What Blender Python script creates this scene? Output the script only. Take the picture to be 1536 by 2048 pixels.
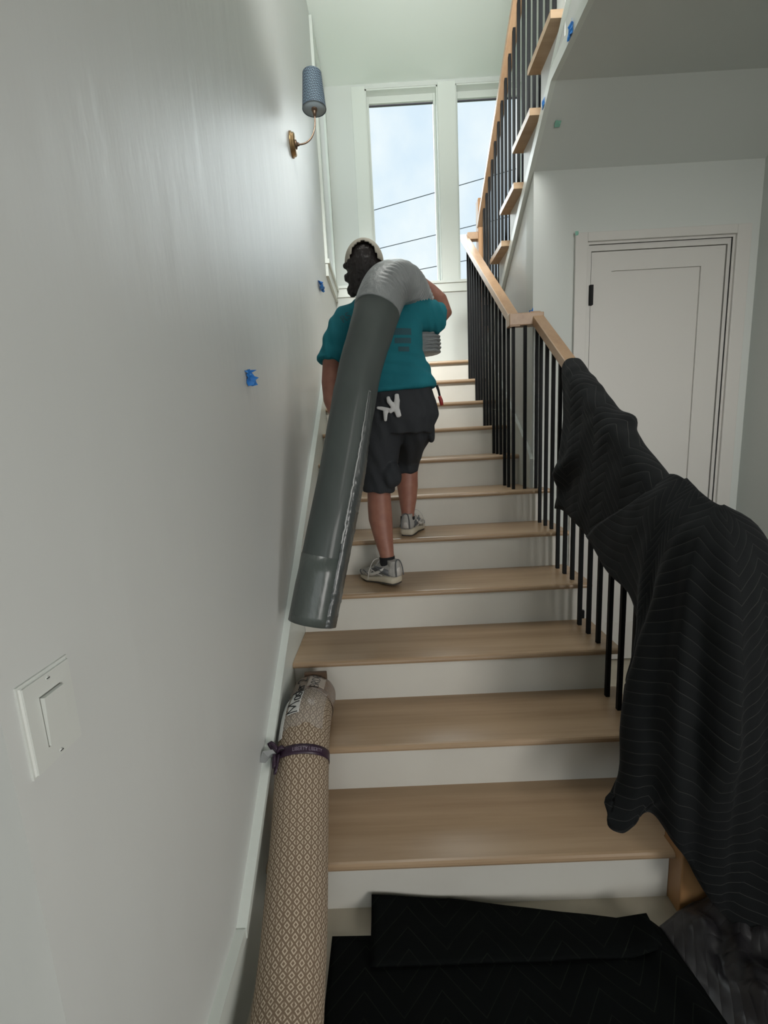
import bpy, bmesh, math, random
from mathutils import Vector, Matrix, noise
random.seed(7)
PI = math.pi
sc = bpy.context.scene
C = sc.collection
for o in list(bpy.data.objects): bpy.data.objects.remove(o)

# ------------------------------------------------------------------ camera
F = 877.261
cam = bpy.data.cameras.new('camera'); camo = bpy.data.objects.new('camera', cam); C.objects.link(camo)
cam.sensor_fit = 'VERTICAL'; cam.sensor_height = 24.0; cam.sensor_width = 18.0
cam.lens = F * 24.0 / 2048.0; cam.clip_start = 0.02; cam.clip_end = 500
Rr = Vector((0.998717, 0.003643, -0.050506)); Ru = Vector((0.049176, 0.168074, 0.984547)); Rf = Vector((-0.012075, 0.985768, -0.167679))
M = Matrix((Rr, Ru, -Rf)).transposed().to_4x4(); M.translation = Vector((0.43313, -1.14199, 1.47742))
camo.matrix_world = M
sc.camera = camo
sc.view_settings.view_transform = 'Standard'; sc.view_settings.look = 'None'
sc.view_settings.gamma = 1.0; sc.view_settings.use_curve_mapping = False
sc.view_settings.exposure = 0.0

# ------------------------------------------------------------------ world: overcast sky
W = bpy.data.worlds.new('sky'); sc.world = W; W.use_nodes = True
nt = W.node_tree; nt.nodes.clear()
tc = nt.nodes.new('ShaderNodeTexCoord'); nz = nt.nodes.new('ShaderNodeTexNoise'); rp = nt.nodes.new('ShaderNodeValToRGB')
bg = nt.nodes.new('ShaderNodeBackground'); wo = nt.nodes.new('ShaderNodeOutputWorld')
nz.inputs['Scale'].default_value = 4.5; nz.inputs['Detail'].default_value = 5; nz.inputs['Roughness'].default_value = .5
rp.color_ramp.elements[0].position = .38; rp.color_ramp.elements[0].color = (.60, .75, .90, 1)
rp.color_ramp.elements[1].position = .66; rp.color_ramp.elements[1].color = (.88, .93, .94, 1)
nt.links.new(tc.outputs['Generated'], nz.inputs['Vector']); nt.links.new(nz.outputs['Fac'], rp.inputs['Fac'])
nt.links.new(rp.outputs['Color'], bg.inputs['Color']); nt.links.new(bg.outputs['Background'], wo.inputs['Surface'])
bg.inputs['Strength'].default_value = 1.12

def lamp(name, kind, loc, power, color=(1, 1, 1), size=1.0, size_y=None, look=None, angle=None):
    l = bpy.data.lights.new(name, kind); l.energy = power; l.color = color
    if kind == 'AREA':
        l.shape = 'RECTANGLE'; l.size = size; l.size_y = size_y or size
    if angle is not None: l.angle = angle
    o = bpy.data.objects.new(name, l); C.objects.link(o); o.location = loc
    if look: o.rotation_euler = (Vector(look) - Vector(loc)).to_track_quat('-Z', 'Y').to_euler()
    return o
# bright hazy sun high beyond the landing windows (very soft)
lamp('sun', 'SUN', (0, 10, 12), 4.2, (.93, .98, 1.0), look=(.35, 0, 3.0), angle=math.radians(50))
# unseen fill lamps without fixtures, added to brighten the stairwell and hall
up_ = lamp('landing_fill', 'AREA', (.6, -.25, 4.3), 21, (1.0, 1, .96), .9, .8, look=(.85, 3.8, 1.75)); up_.data.spread = math.radians(44)  # added fill aimed at the landing wall
uc_ = lamp('ceiling_fill', 'AREA', (.62, -.1, 3.3), 19, (.98, 1, .96), .8, .6, look=(.9, 3.1, 4.9)); uc_.data.spread = math.radians(75)  # added fill turned up to the ceiling over the landing
st_ = lamp('tread_fill', 'AREA', (.72, 1.2, 4.8), 3.5, (1.0, .99, .95), .6, 1.4, look=(.72, 1.2, 0)); st_.data.spread = math.radians(55)  # added fill straight down onto the treads
hl_ = lamp('door_wall_fill', 'AREA', (1.95, -1.7, 2.6), 6.0, (1.0, .965, .92), 1.0, .8, look=(1.95, 1.45, 1.4)); hl_.data.spread = math.radians(70)  # added fill on the door wall
sd_ = lamp('left_wall_fill', 'AREA', (2.46, -2.0, 1.15), 31, (1.0, .97, .93), 1.8, 1.3, look=(-.1, -.2, .9)); sd_.data.spread = math.radians(110)  # added fill across the left wall
lamp('riser_fill', 'AREA', (.4, -4.6, 1.7), 15, (1.0, .97, .93), 2.2, 1.8, look=(.5, 0, 1.6))  # added fill from behind the camera, lifts the risers

# ------------------------------------------------------------------ materials
def mat(name, base, rough=.5, metal=0., spec=.5, coat=0., bump=None, noise_col=None, sheen=0.):
    m = bpy.data.materials.new(name); m.use_nodes = True; t = m.node_tree; b = t.nodes['Principled BSDF']
    b.inputs['Base Color'].default_value = (*base, 1); b.inputs['Roughness'].default_value = rough
    b.inputs['Metallic'].default_value = metal; b.inputs['Specular IOR Level'].default_value = spec
    b.inputs['Coat Weight'].default_value = coat; b.inputs['Sheen Weight'].default_value = sheen
    if bump or noise_col:
        co = t.nodes.new('ShaderNodeTexCoord')
        if noise_col:
            c2, scl, stretch = noise_col
            mp = t.nodes.new('ShaderNodeMapping'); mp.inputs['Scale'].default_value = stretch
            n = t.nodes.new('ShaderNodeTexNoise'); n.inputs['Scale'].default_value = scl; n.inputs['Detail'].default_value = 6
            r = t.nodes.new('ShaderNodeValToRGB'); r.color_ramp.elements[0].position = .35; r.color_ramp.elements[1].position = .68
            r.color_ramp.elements[0].color = (*base, 1); r.color_ramp.elements[1].color = (*c2, 1)
            t.links.new(co.outputs['Object'], mp.inputs['Vector']); t.links.new(mp.outputs['Vector'], n.inputs['Vector'])
            t.links.new(n.outputs['Fac'], r.inputs['Fac']); t.links.new(r.outputs['Color'], b.inputs['Base Color'])
        if bump:
            scl, st, stretch = bump
            mp = t.nodes.new('ShaderNodeMapping'); mp.inputs['Scale'].default_value = stretch
            n = t.nodes.new('ShaderNodeTexNoise'); n.inputs['Scale'].default_value = scl; n.inputs['Detail'].default_value = 4
            bp = t.nodes.new('ShaderNodeBump'); bp.inputs['Strength'].default_value = st; bp.inputs['Distance'].default_value = .01
            t.links.new(co.outputs['Object'], mp.inputs['Vector']); t.links.new(mp.outputs['Vector'], n.inputs['Vector'])
            t.links.new(n.outputs['Fac'], bp.inputs['Height']); t.links.new(bp.outputs['Normal'], b.inputs['Normal'])
    return m
WALL = mat('wall_paint', (.60, .615, .60), .42, spec=.5, bump=(9, .34, (1, 1, .30)))
WALLF = mat('flat_wall_paint', (.60, .63, .605), .6, spec=.3)
CEIL = mat('ceiling_paint', (.80, .86, .82), .8, spec=.2)
TRIM = mat('trim_paint', (.66, .70, .66), .35)
RISER = mat('riser_paint', (.68, .665, .61), .45, noise_col=((.63, .61, .555), 3, (1, 1, 1)))
DOORM = mat('door_paint', (.62, .61, .58), .45)
FLOORM = mat('stone_floor', (.42, .38, .30), .5, noise_col=((.50, .46, .37), 6, (1, 1, 1)))
BLACK = mat('black_metal', (.007, .008, .009), .6, spec=.2)
BRASS = mat('aged_brass', (.30, .20, .10), .35, metal=.9)
BRONZE = mat('bronze_arm', (.16, .11, .08), .35, metal=.8)
PLATE = mat('switch_plastic', (.62, .64, .61), .3)
SCREW = mat('screw_metal', (.35, .35, .33), .3, metal=.8)
TAPE = mat('blue_tape', (.02, .20, .62), .6)
GREEN = mat('green_tape', (.25, .52, .42), .7)
SKIN = mat('skin', (.33, .145, .10), .5, noise_col=((.28, .115, .08), 30, (1, 1, 1)))
TEAL = mat('teal_cotton', (.018, .19, .235), .85, spec=.2, bump=(220, .12, (1, 1, 1)), noise_col=((.014, .15, .19), 5, (1, 1, 1)))
SHORTM = mat('charcoal_cotton', (.030, .033, .038), .8, spec=.25, bump=(260, .12, (1, 1, 1)))
SOCK = mat('black_sock', (.008, .008, .010), .9)
HAIRM = mat('dark_hair', (.018, .013, .013), .55, bump=(60, .9, (1, 1, .3)))
CAPM = mat('cream_cap', (.50, .46, .39), .85, bump=(150, .1, (1, 1, 1)))
SHOEM = mat('silver_mesh', (.36, .35, .33), .55, bump=(200, .3, (1, 1, 1)))
SHOED = mat('grey_overlay', (.10, .105, .11), .5)
SHOEW = mat('white_leather', (.55, .53, .50), .45)
SOLE = mat('cream_sole', (.52, .47, .37), .6)
OUTSOLE = mat('dark_outsole', (.05, .045, .04), .7)
GLOVE = mat('white_cotton', (.60, .60, .60), .9, bump=(120, .2, (1, 1, 1)))
RED = mat('red_plastic', (.28, .02, .02), .4)
INK = mat('black_ink', (.01, .01, .012), .6)
PRINTM = mat('dark_print', (.030, .090, .108), .85)
PAPER = mat('white_paper', (.62, .62, .60), .6)
CARD = mat('cardboard', (.10, .06, .035), .8)
RIBBON = mat('plum_ribbon', (.030, .012, .030), .4)
GREYTAG = mat('grey_tag', (.25, .26, .26), .4)
WIRE = mat('wire_rubber', (.10, .12, .14), .8)
LINEN = mat('diffuser', (.30, .36, .40), .6)
EYE = mat('eye_white', (.6, .6, .58), .2); IRIS = mat('iris', (.04, .02, .01), .2); LIP = mat('lip', (.30, .10, .08), .5)
GROUND = mat('ground_grass', (.10, .14, .07), .9)
ROOFM = mat('roof_slab', (.5, .5, .5), .8)

def wood(name, c1, c2, stretch, rough=.38, spec=.5):
    m = bpy.data.materials.new(name); m.use_nodes = True; t = m.node_tree; b = t.nodes['Principled BSDF']
    co = t.nodes.new('ShaderNodeTexCoord'); mp = t.nodes.new('ShaderNodeMapping'); mp.inputs['Scale'].default_value = stretch
    n = t.nodes.new('ShaderNodeTexNoise'); n.inputs['Scale'].default_value = 4; n.inputs['Detail'].default_value = 8; n.inputs['Roughness'].default_value = .6
    n2 = t.nodes.new('ShaderNodeTexNoise'); n2.inputs['Scale'].default_value = 1.3; n2.inputs['Detail'].default_value = 2
    mx = t.nodes.new('ShaderNodeMath'); mx.operation = 'MULTIPLY_ADD'; mx.inputs[1].default_value = .6
    r = t.nodes.new('ShaderNodeValToRGB'); r.color_ramp.elements[0].color = (*c1, 1); r.color_ramp.elements[1].color = (*c2, 1)
    r.color_ramp.elements[0].position = .45; r.color_ramp.elements[1].position = .95
    t.links.new(co.outputs['Object'], mp.inputs['Vector']); t.links.new(mp.outputs['Vector'], n.inputs['Vector']); t.links.new(mp.outputs['Vector'], n2.inputs['Vector'])
    t.links.new(n.outputs['Fac'], mx.inputs[0]); t.links.new(n2.outputs['Fac'], mx.inputs[2])
    t.links.new(mx.outputs[0], r.inputs['Fac']); t.links.new(r.outputs['Color'], b.inputs['Base Color'])
    b.inputs['Roughness'].default_value = rough; b.inputs['Specular IOR Level'].default_value = spec
    return m
OAK = wood('oak_tread', (.31, .205, .12), (.42, .295, .185), (.7, 14, 14), .33)
OAKR = wood('oak_rail', (.32, .195, .115), (.42, .275, .165), (12, 1, 12), .35)
OAKN = wood('oak_newel', (.32, .16, .065), (.42, .23, .10), (12, 12, 1), .4)

def quilt(name, base, line, u_per=.16, gap=.045, rough=.85, sheen=.15, linew=.07, amp=.05, spec=.2, bst=.28):
    """dark moving-blanket cloth with zigzag stitching"""
    m = bpy.data.materials.new(name); m.use_nodes = True; t = m.node_tree; b = t.nodes['Principled BSDF']
    uv = t.nodes.new('ShaderNodeUVMap'); sp = t.nodes.new('ShaderNodeSeparateXYZ'); t.links.new(uv.outputs['UV'], sp.inputs[0])
    def mt(op, a, bb=None, c=None):
        k = t.nodes.new('ShaderNodeMath'); k.operation = op
        for i, v in enumerate((a, bb, c)):
            if v is None: continue
            if isinstance(v, (int, float)): k.inputs[i].default_value = v
            else: t.links.new(v, k.inputs[i])
        return k.outputs[0]
    tri = mt('PINGPONG', sp.outputs[0], u_per)
    v = mt('MULTIPLY_ADD', tri, amp / u_per * 1.6, sp.outputs[1])
    fr = mt('FRACT', mt('DIVIDE', v, gap))
    d = mt('ABSOLUTE', mt('SUBTRACT', fr, .5))
    ln = mt('LESS_THAN', d, linew / 2)
    nn = t.nodes.new('ShaderNodeTexNoise'); nn.inputs['Scale'].default_value = 5
    fade = mt('MULTIPLY', ln, nn.outputs['Fac'])
    mix = t.nodes.new('ShaderNodeMix'); mix.data_type = 'RGBA'; mix.inputs[6].default_value = (*base, 1); mix.inputs[7].default_value = (*line, 1)
    t.links.new(fade, mix.inputs[0]); t.links.new(mix.outputs[2], b.inputs['Base Color'])
    puff = mt('POWER', mt('MULTIPLY', d, 2.0), .0 + 2.0)
    puff = mt('SUBTRACT', 1.0, mt('POWER', mt('SUBTRACT', 1.0, mt('MULTIPLY', d, 2.0)), 3.0))
    bp = t.nodes.new('ShaderNodeBump'); bp.inputs['Strength'].default_value = bst; bp.inputs['Distance'].default_value = .004
    t.links.new(puff, bp.inputs['Height']); t.links.new(bp.outputs['Normal'], b.inputs['Normal'])
    b.inputs['Roughness'].default_value = rough; b.inputs['Sheen Weight'].default_value = sheen; b.inputs['Specular IOR Level'].default_value = spec
    return m
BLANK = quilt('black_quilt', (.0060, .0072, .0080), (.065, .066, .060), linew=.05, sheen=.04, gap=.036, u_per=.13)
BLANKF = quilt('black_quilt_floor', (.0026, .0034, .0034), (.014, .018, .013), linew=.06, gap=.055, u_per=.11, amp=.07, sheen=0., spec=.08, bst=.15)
BLANKP = quilt('charcoal_quilt', (.0155, .0135, .017), (.006, .005, .007), u_per=.10, gap=.04, rough=.40, sheen=.1, linew=.10, spec=.5, bst=.25)

def ruglattice():
    m = bpy.data.materials.new('diamond_weave'); m.use_nodes = True; t = m.node_tree; b = t.nodes['Principled BSDF']
    uv = t.nodes.new('ShaderNodeUVMap'); sp = t.nodes.new('ShaderNodeSeparateXYZ'); t.links.new(uv.outputs['UV'], sp.inputs[0])
    def mt(op, a, bb=None, c=None):
        k = t.nodes.new('ShaderNodeMath'); k.operation = op
        for i, v in enumerate((a, bb, c)):
            if v is None: continue
            if isinstance(v, (int, float)): k.inputs[i].default_value = v
            else: t.links.new(v, k.inputs[i])
        return k.outputs[0]
    wn = t.nodes.new('ShaderNodeTexNoise'); wn.inputs['Scale'].default_value = 6; wn.inputs['Detail'].default_value = 3
    t.links.new(uv.outputs['UV'], wn.inputs['Vector'])
    wob = mt('MULTIPLY', mt('SUBTRACT', wn.outputs['Fac'], .5), .006)
    u = mt('DIVIDE', mt('ADD', sp.outputs[0], wob), .0225); v = mt('DIVIDE', mt('ADD', sp.outputs[1], wob), .0245)
    a = mt('ABSOLUTE', mt('SUBTRACT', mt('FRACT', mt('ADD', u, v)), .5))
    c = mt('ABSOLUTE', mt('SUBTRACT', mt('FRACT', mt('SUBTRACT', u, v)), .5))
    mxx = mt('MAXIMUM', a, c)
    ring = mt('MULTIPLY', mt('GREATER_THAN', mxx, .19), mt('LESS_THAN', mxx, .36))
    gapm = mt('GREATER_THAN', mt('ABSOLUTE', mt('SUBTRACT', mt('FRACT', u), .5)), .10)
    ring = mt('MULTIPLY', ring, mt('MULTIPLY_ADD', gapm, .75, .25))
    n = t.nodes.new('ShaderNodeTexNoise'); n.inputs['Scale'].default_value = 350; n.inputs['Detail'].default_value = 2
    f = mt('MULTIPLY', ring, mt('MULTIPLY_ADD', n.outputs['Fac'], .5, .7))
    mix = t.nodes.new('ShaderNodeMix'); mix.data_type = 'RGBA'; mix.inputs[6].default_value = (.20, .145, .10, 1); mix.inputs[7].default_value = (.56, .47, .36, 1)
    mix.clamp_factor = True
    t.links.new(f, mix.inputs[0]); t.links.new(mix.outputs[2], b.inputs['Base Color'])
    bp = t.nodes.new('ShaderNodeBump'); bp.inputs['Strength'].default_value = .5; bp.inputs['Distance'].default_value = .003
    t.links.new(ring, bp.inputs['Height']); t.links.new(bp.outputs['Normal'], b.inputs['Normal'])
    b.inputs['Roughness'].default_value = .9; b.inputs['Specular IOR Level'].default_value = .2
    return m
WEAVE = ruglattice()

def shade_mat():
    m = bpy.data.materials.new('blue_pattern_shade'); m.use_nodes = True; t = m.node_tree; b = t.nodes['Principled BSDF']
    uv = t.nodes.new('ShaderNodeUVMap'); sp = t.nodes.new('ShaderNodeSeparateXYZ'); t.links.new(uv.outputs['UV'], sp.inputs[0])
    def mt(op, a, bb=None, c=None):
        k = t.nodes.new('ShaderNodeMath'); k.operation = op
        for i, v in enumerate((a, bb, c)):
            if v is None: continue
            if isinstance(v, (int, float)): k.inputs[i].default_value = v
            else: t.links.new(v, k.inputs[i])
        return k.outputs[0]
    tri = mt('PINGPONG', sp.outputs[0], .022)
    a = mt('FRACT', mt('DIVIDE', mt('MULTIPLY_ADD', tri, 1.6, sp.outputs[1]), .0135))
    c = mt('FRACT', mt('DIVIDE', sp.outputs[0], .0095))
    dash = mt('MULTIPLY', mt('LESS_THAN', a, .42), mt('GREATER_THAN', c, .28))
    mix = t.nodes.new('ShaderNodeMix'); mix.data_type = 'RGBA'; mix.inputs[6].default_value = (.003, .008, .017, 1); mix.inputs[7].default_value = (.085, .13, .165, 1)
    t.links.new(dash, mix.inputs[0]); t.links.new(mix.outputs[2], b.inputs['Base Color']); b.inputs['Roughness'].default_value = .8
    return m
SHADE = shade_mat()

def plastic(name, base, rough, coat, bscale, bstr, stretch):
    m = mat(name, base, rough, spec=.5, coat=coat, bump=(bscale, bstr, stretch), noise_col=(tuple(c * 1.25 for c in base), 7, (1, 1, .4)))
    m.node_tree.nodes['Principled BSDF'].inputs['Coat Roughness'].default_value = .15
    return m
ROLLG = plastic('wrapped_grey_rug', (.056, .068, .065), .55, .22, 9, .5, (1, 1, .25))
ROLLL = plastic('layered_plastic', (.23, .245, .25), .5, .12, 30, .9, (1, 1, .5))
ROLLB = plastic('plastic_band', (.072, .086, .080), .4, .4, 25, .6, (1, 1, .4))
SEAMD = plastic('film_flap', (.062, .070, .070), .3, .5, 40, .8, (1, 1, .3))
SEAMGLINT = plastic('film_seam_glint', (.42, .43, .43), .22, .8, 50, 1.0, (1, 1, .3))  # pale base colour paints the highlight along the film edge
FILM = bpy.data.materials.new('clear_film'); FILM.use_nodes = True
_b = FILM.node_tree.nodes['Principled BSDF']; _b.inputs['Base Color'].default_value = (.75, .70, .66, 1); _b.inputs['Roughness'].default_value = .18; _b.inputs['Alpha'].default_value = .12
TAPEW = mat('brown_packing_tape', (.20, .14, .105), .3, spec=.5, coat=.3, bump=(90, .6, (1, 1, .3)))
GLASS = bpy.data.materials.new('window_glass'); GLASS.use_nodes = True
t = GLASS.node_tree; t.nodes.clear(); g = t.nodes.new('ShaderNodeBsdfGlossy'); g.inputs['Roughness'].default_value = .02
tr = t.nodes.new('ShaderNodeBsdfTransparent'); tr.inputs['Color'].default_value = (.97, .985, .98, 1); mx = t.nodes.new('ShaderNodeMixShader'); mx.inputs[0].default_value = .002
ou = t.nodes.new('ShaderNodeOutputMaterial'); t.links.new(tr.outputs[0], mx.inputs[1]); t.links.new(g.outputs[0], mx.inputs[2]); t.links.new(mx.outputs[0], ou.inputs['Surface'])

# ------------------------------------------------------------------ mesh helpers
def tag(o, label=None, cat=None, group=None, kind=None):
    if label: o['label'] = label
    if cat: o['category'] = cat
    if group: o['group'] = group
    if kind: o['kind'] = kind
    return o
def empty(name, loc, label=None, cat=None, group=None, kind=None):
    o = bpy.data.objects.new(name, None); C.objects.link(o); o.location = loc; o.empty_display_size = .1
    return tag(o, label, cat, group, kind)
def wloc(p):
    v = Vector((0, 0, 0))
    while p: v = v + p.location; p = p.parent
    return v
def link(name, me, m=None, parent=None, smooth=False):
    o = bpy.data.objects.new(name, me); C.objects.link(o)
    if m: me.materials.append(m)
    if parent:
        o.parent = parent; o.location = -wloc(parent)
    if smooth:
        me.polygons.foreach_set('use_smooth', [True] * len(me.polygons))
    return o
def mesh(name, vs, fs, m=None, parent=None, smooth=False, uvs=None):
    me = bpy.data.meshes.new(name); me.from_pydata([tuple(v) for v in vs], [], fs); 
    if uvs:
        l = me.uv_layers.new(name='UVMap')
        for p in me.polygons:
            for li in p.loop_indices: l.data[li].uv = uvs[me.loops[li].vertex_index]
    me.update()
    return link(name, me, m, parent, smooth)
def frombm(name, bm, m=None, parent=None, smooth=False):
    me = bpy.data.meshes.new(name); bm.normal_update(); bm.to_mesh(me); bm.free()
    return link(name, me, m, parent, smooth)
def bbox(bm, x0, x1, y0, y1, z0, z1, bev=0.):
    r = bmesh.ops.create_cube(bm, size=1.0)
    for v in r['verts']:
        v.co = Vector(((x0 + x1) / 2 + v.co.x * (x1 - x0), (y0 + y1) / 2 + v.co.y * (y1 - y0), (z0 + z1) / 2 + v.co.z * (z1 - z0)))
    if bev:
        es = list({e for v in r['verts'] for e in v.link_edges})
        bmesh.ops.bevel(bm, geom=es, offset=bev, segments=2, affect='EDGES', profile=.5)
def box(name, dims, m, parent=None, bev=0.):
    bm = bmesh.new()
    if isinstance(dims[0], (int, float)): dims = [dims]
    for d in dims: bbox(bm, *d, bev=bev)
    return frombm(name, bm, m, parent)
def prism(bm, poly, axis, a, b):
    """poly: list of 2D points, extruded along axis between a and b. axis x -> (y,z); y -> (x,z); z -> (x,y)"""
    def P(p, t):
        return {'x': (t, p[0], p[1]), 'y': (p[0], t, p[1]), 'z': (p[0], p[1], t)}[axis]
    A = [bm.verts.new(P(p, a)) for p in poly]; B = [bm.verts.new(P(p, b)) for p in poly]
    n = len(poly)
    fs = [bm.faces.new(A), bm.faces.new(B[::-1])]
    for i in range(n): fs.append(bm.faces.new((A[i], B[i], B[(i + 1) % n], A[(i + 1) % n])))
    bmesh.ops.recalc_face_normals(bm, faces=fs)
def prismo(name, poly, axis, a, b, m, parent=None):
    bm = bmesh.new(); prism(bm, poly, axis, a, b); return frombm(name, bm, m, parent)
def rot_frames(pts):
    pts = [Vector(p) for p in pts]; T = []
    for i in range(len(pts)):
        a = pts[max(0, i - 1)]; b = pts[min(len(pts) - 1, i + 1)]; T.append((b - a).normalized())
    n = T[0].orthogonal().normalized(); N = [n]
    for i in range(1, len(pts)):
        q = T[i - 1].rotation_difference(T[i]); n = (q @ N[-1]); n = (n - n.dot(T[i]) * T[i]).normalized(); N.append(n)
    return pts, T, N
def catmull(P, n):
    """P: list of tuples (any dim); n samples per span"""
    out = []
    Q = [P[0]] + list(P) + [P[-1]]
    for i in range(1, len(Q) - 2):
        for k in range(n):
            t = k / n
            out.append(tuple(.5 * (2 * b + (c - a) * t + (2 * a - 5 * b + 4 * c - d) * t * t + (-a + 3 * b - 3 * c + d) * t ** 3) for a, b, c, d in zip(Q[i - 1], Q[i], Q[i + 1], Q[i + 2])))
    out.append(tuple(P[-1])); return out
def tube(name, pts, rad, m=None, parent=None, seg=16, caps=True, smooth=True, ref=None, disp=None, dispv=None):
    """tube with uv (u = arc round, v = length). rad float or list. ref: preferred normal"""
    pts, T, N = rot_frames(pts)
    if not isinstance(rad, (list, tuple)): rad = [rad] * len(pts)
    vs = []; uvs = []; L = 0; fs = []
    for i, p in enumerate(pts):
        if i: L += (p - pts[i - 1]).length
        n = N[i]
        if ref is not None:
            n = Vector(ref); n = (n - n.dot(T[i]) * T[i]).normalized()
        b = T[i].cross(n)
        for k in range(seg + 1):
            a = 2 * PI * k / seg; r = rad[i]
            if disp: r += disp(a, L, i / (len(pts) - 1))
            if dispv: r += dispv(n * math.cos(a) + b * math.sin(a), L, i / (len(pts) - 1))
            vs.append(p + (n * math.cos(a) + b * math.sin(a)) * r); uvs.append((a * rad[i], L))
    S = seg + 1
    for i in range(len(pts) - 1):
        for k in range(seg): fs.append((i * S + k, i * S + k + 1, (i + 1) * S + k + 1, (i + 1) * S + k))
    if caps:
        vs.append(pts[0]); uvs.append((0, 0)); vs.append(pts[-1]); uvs.append((0, L)); c0, c1 = len(vs) - 2, len(vs) - 1
        for k in range(seg): fs.append((c0, k + 1, k)); fs.append((c1, (len(pts) - 1) * S + k, (len(pts) - 1) * S + k + 1))
    if name is None: return vs, fs, uvs
    return mesh(name, vs, fs, m, parent, smooth, uvs)
def merge(lst):
    V, Fc = [], []
    for vs, fs in lst:
        o = len(V); V += [Vector(v) for v in vs]; Fc += [tuple(i + o for i in f) for f in fs]
    return V, Fc
def closedtube(pts, rad, seg=14, squash=None, ref=None):
    """closed manifold tube for remeshing; squash=(a,b) ellipse factors about ref normal"""
    pts, T, N = rot_frames(pts)
    if not isinstance(rad, (list, tuple)): rad = [rad] * len(pts)
    vs, fs = [], []
    for i, p in enumerate(pts):
        n = N[i]
        if ref is not None:
            n = Vector(ref); n = (n - n.dot(T[i]) * T[i]).normalized()
        b = T[i].cross(n); sa, sb = squash or (1, 1)
        for k in range(seg):
            a = 2 * PI * k / seg; vs.append(p + n * math.cos(a) * rad[i] * sa + b * math.sin(a) * rad[i] * sb)
    for i in range(len(pts) - 1):
        for k in range(seg):
            k2 = (k + 1) % seg; fs.append((i * seg + k, i * seg + k2, (i + 1) * seg + k2, (i + 1) * seg + k))
    vs.append(pts[0] - T[0] * rad[0] * .45); vs.append(pts[-1] + T[-1] * rad[-1] * .45)
    for k in range(seg):
        k2 = (k + 1) % seg; fs.append((len(vs) - 2, k2, k)); fs.append((len(vs) - 1, (len(pts) - 1) * seg + k, (len(pts) - 1) * seg + k2))
    return vs, fs
def loft(secs, seg=24, power=2.0, flat=False):
    """secs: (center, a_vec, b_vec) -> closed manifold"""
    vs, fs = [], []
    for c, a, b in secs:
        c, a, b = Vector(c), Vector(a), Vector(b)
        for k in range(seg):
            t = 2 * PI * k / seg; cs, sn = math.cos(t), math.sin(t)
            vs.append(c + a * math.copysign(abs(cs) ** (2 / power), cs) + b * math.copysign(abs(sn) ** (2 / power), sn))
    n = len(secs)
    for i in range(n - 1):
        for k in range(seg):
            k2 = (k + 1) % seg; fs.append((i * seg + k, i * seg + k2, (i + 1) * seg + k2, (i + 1) * seg + k))
    vs.append(Vector(secs[0][0])); vs.append(Vector(secs[-1][0]))
    for k in range(seg):
        k2 = (k + 1) % seg; fs.append((len(vs) - 2, k2, k)); fs.append((len(vs) - 1, (n - 1) * seg + k, (n - 1) * seg + k2))
    return vs, fs
def ellipsoid(c, r, seg=16, rings=10, rotm=None):
    secs = []
    vs, fs = [], []
    c = Vector(c)
    for i in range(1, rings):
        ph = PI * i / rings
        for k in range(seg):
            t = 2 * PI * k / seg; v = Vector((r[0] * math.sin(ph) * math.cos(t), r[1] * math.sin(ph) * math.sin(t), r[2] * math.cos(ph)))
            if rotm: v = rotm @ v
            vs.append(c + v)
    for i in range(rings - 2):
        for k in range(seg):
            k2 = (k + 1) % seg; fs.append((i * seg + k, (i + 1) * seg + k, (i + 1) * seg + k2, i * seg + k2))
    top = Vector((0, 0, r[2])); bot = Vector((0, 0, -r[2]))
    if rotm: top = rotm @ top; bot = rotm @ bot
    vs += [c + top, c + bot]
    for k in range(seg):
        k2 = (k + 1) % seg; fs.append((len(vs) - 2, k, k2)); fs.append((len(vs) - 1, (rings - 2) * seg + k2, (rings - 2) * seg + k))
    return vs, fs
def remesh(name, pieces, m, parent, vox=.006, smooth=8, disp=None):
    V, Fc = merge(pieces)
    me = bpy.data.meshes.new(name); me.from_pydata([tuple(v) for v in V], [], Fc)
    bm = bmesh.new(); bm.from_mesh(me); 
    bmesh.ops.recalc_face_normals(bm, faces=bm.faces); bm.to_mesh(me); bm.free()
    o = bpy.data.objects.new('tmp', me); C.objects.link(o)
    md = o.modifiers.new('r', 'REMESH'); md.mode = 'VOXEL'; md.voxel_size = vox
    s = o.modifiers.new('s', 'SMOOTH'); s.factor = .6; s.iterations = smooth
    dg = bpy.context.evaluated_depsgraph_get(); dg.update()
    e = o.evaluated_get(dg); me2 = bpy.data.meshes.new_from_object(e)
    bpy.data.objects.remove(o); bpy.data.meshes.remove(me)
    me2.name = name; me2.materials.clear()
    if disp:
        ns = [v.normal.copy() for v in me2.vertices]
        for v, n in zip(me2.vertices, ns): v.co += n * disp(v.co)
    me2.update()
    return link(name, me2, m, parent, True)
def lathe(name, prof, c, axis, m, parent, seg=28):
    """prof: (r, t) along axis"""
    axis = Vector(axis).normalized(); n = axis.orthogonal().normalized(); b = axis.cross(n); c = Vector(c)
    vs, fs, uvs = [], [], []
    S = seg + 1
    for r, tt in prof:
        for k in range(S):
            a = 2 * PI * k / seg; vs.append(c + axis * tt + (n * math.cos(a) + b * math.sin(a)) * r); uvs.append((a * max(r, .05), tt))
    for i in range(len(prof) - 1):
        for k in range(seg): fs.append((i * S + k, i * S + k + 1, (i + 1) * S + k + 1, (i + 1) * S + k))
    return mesh(name, vs, fs, m, parent, True, uvs)

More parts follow.
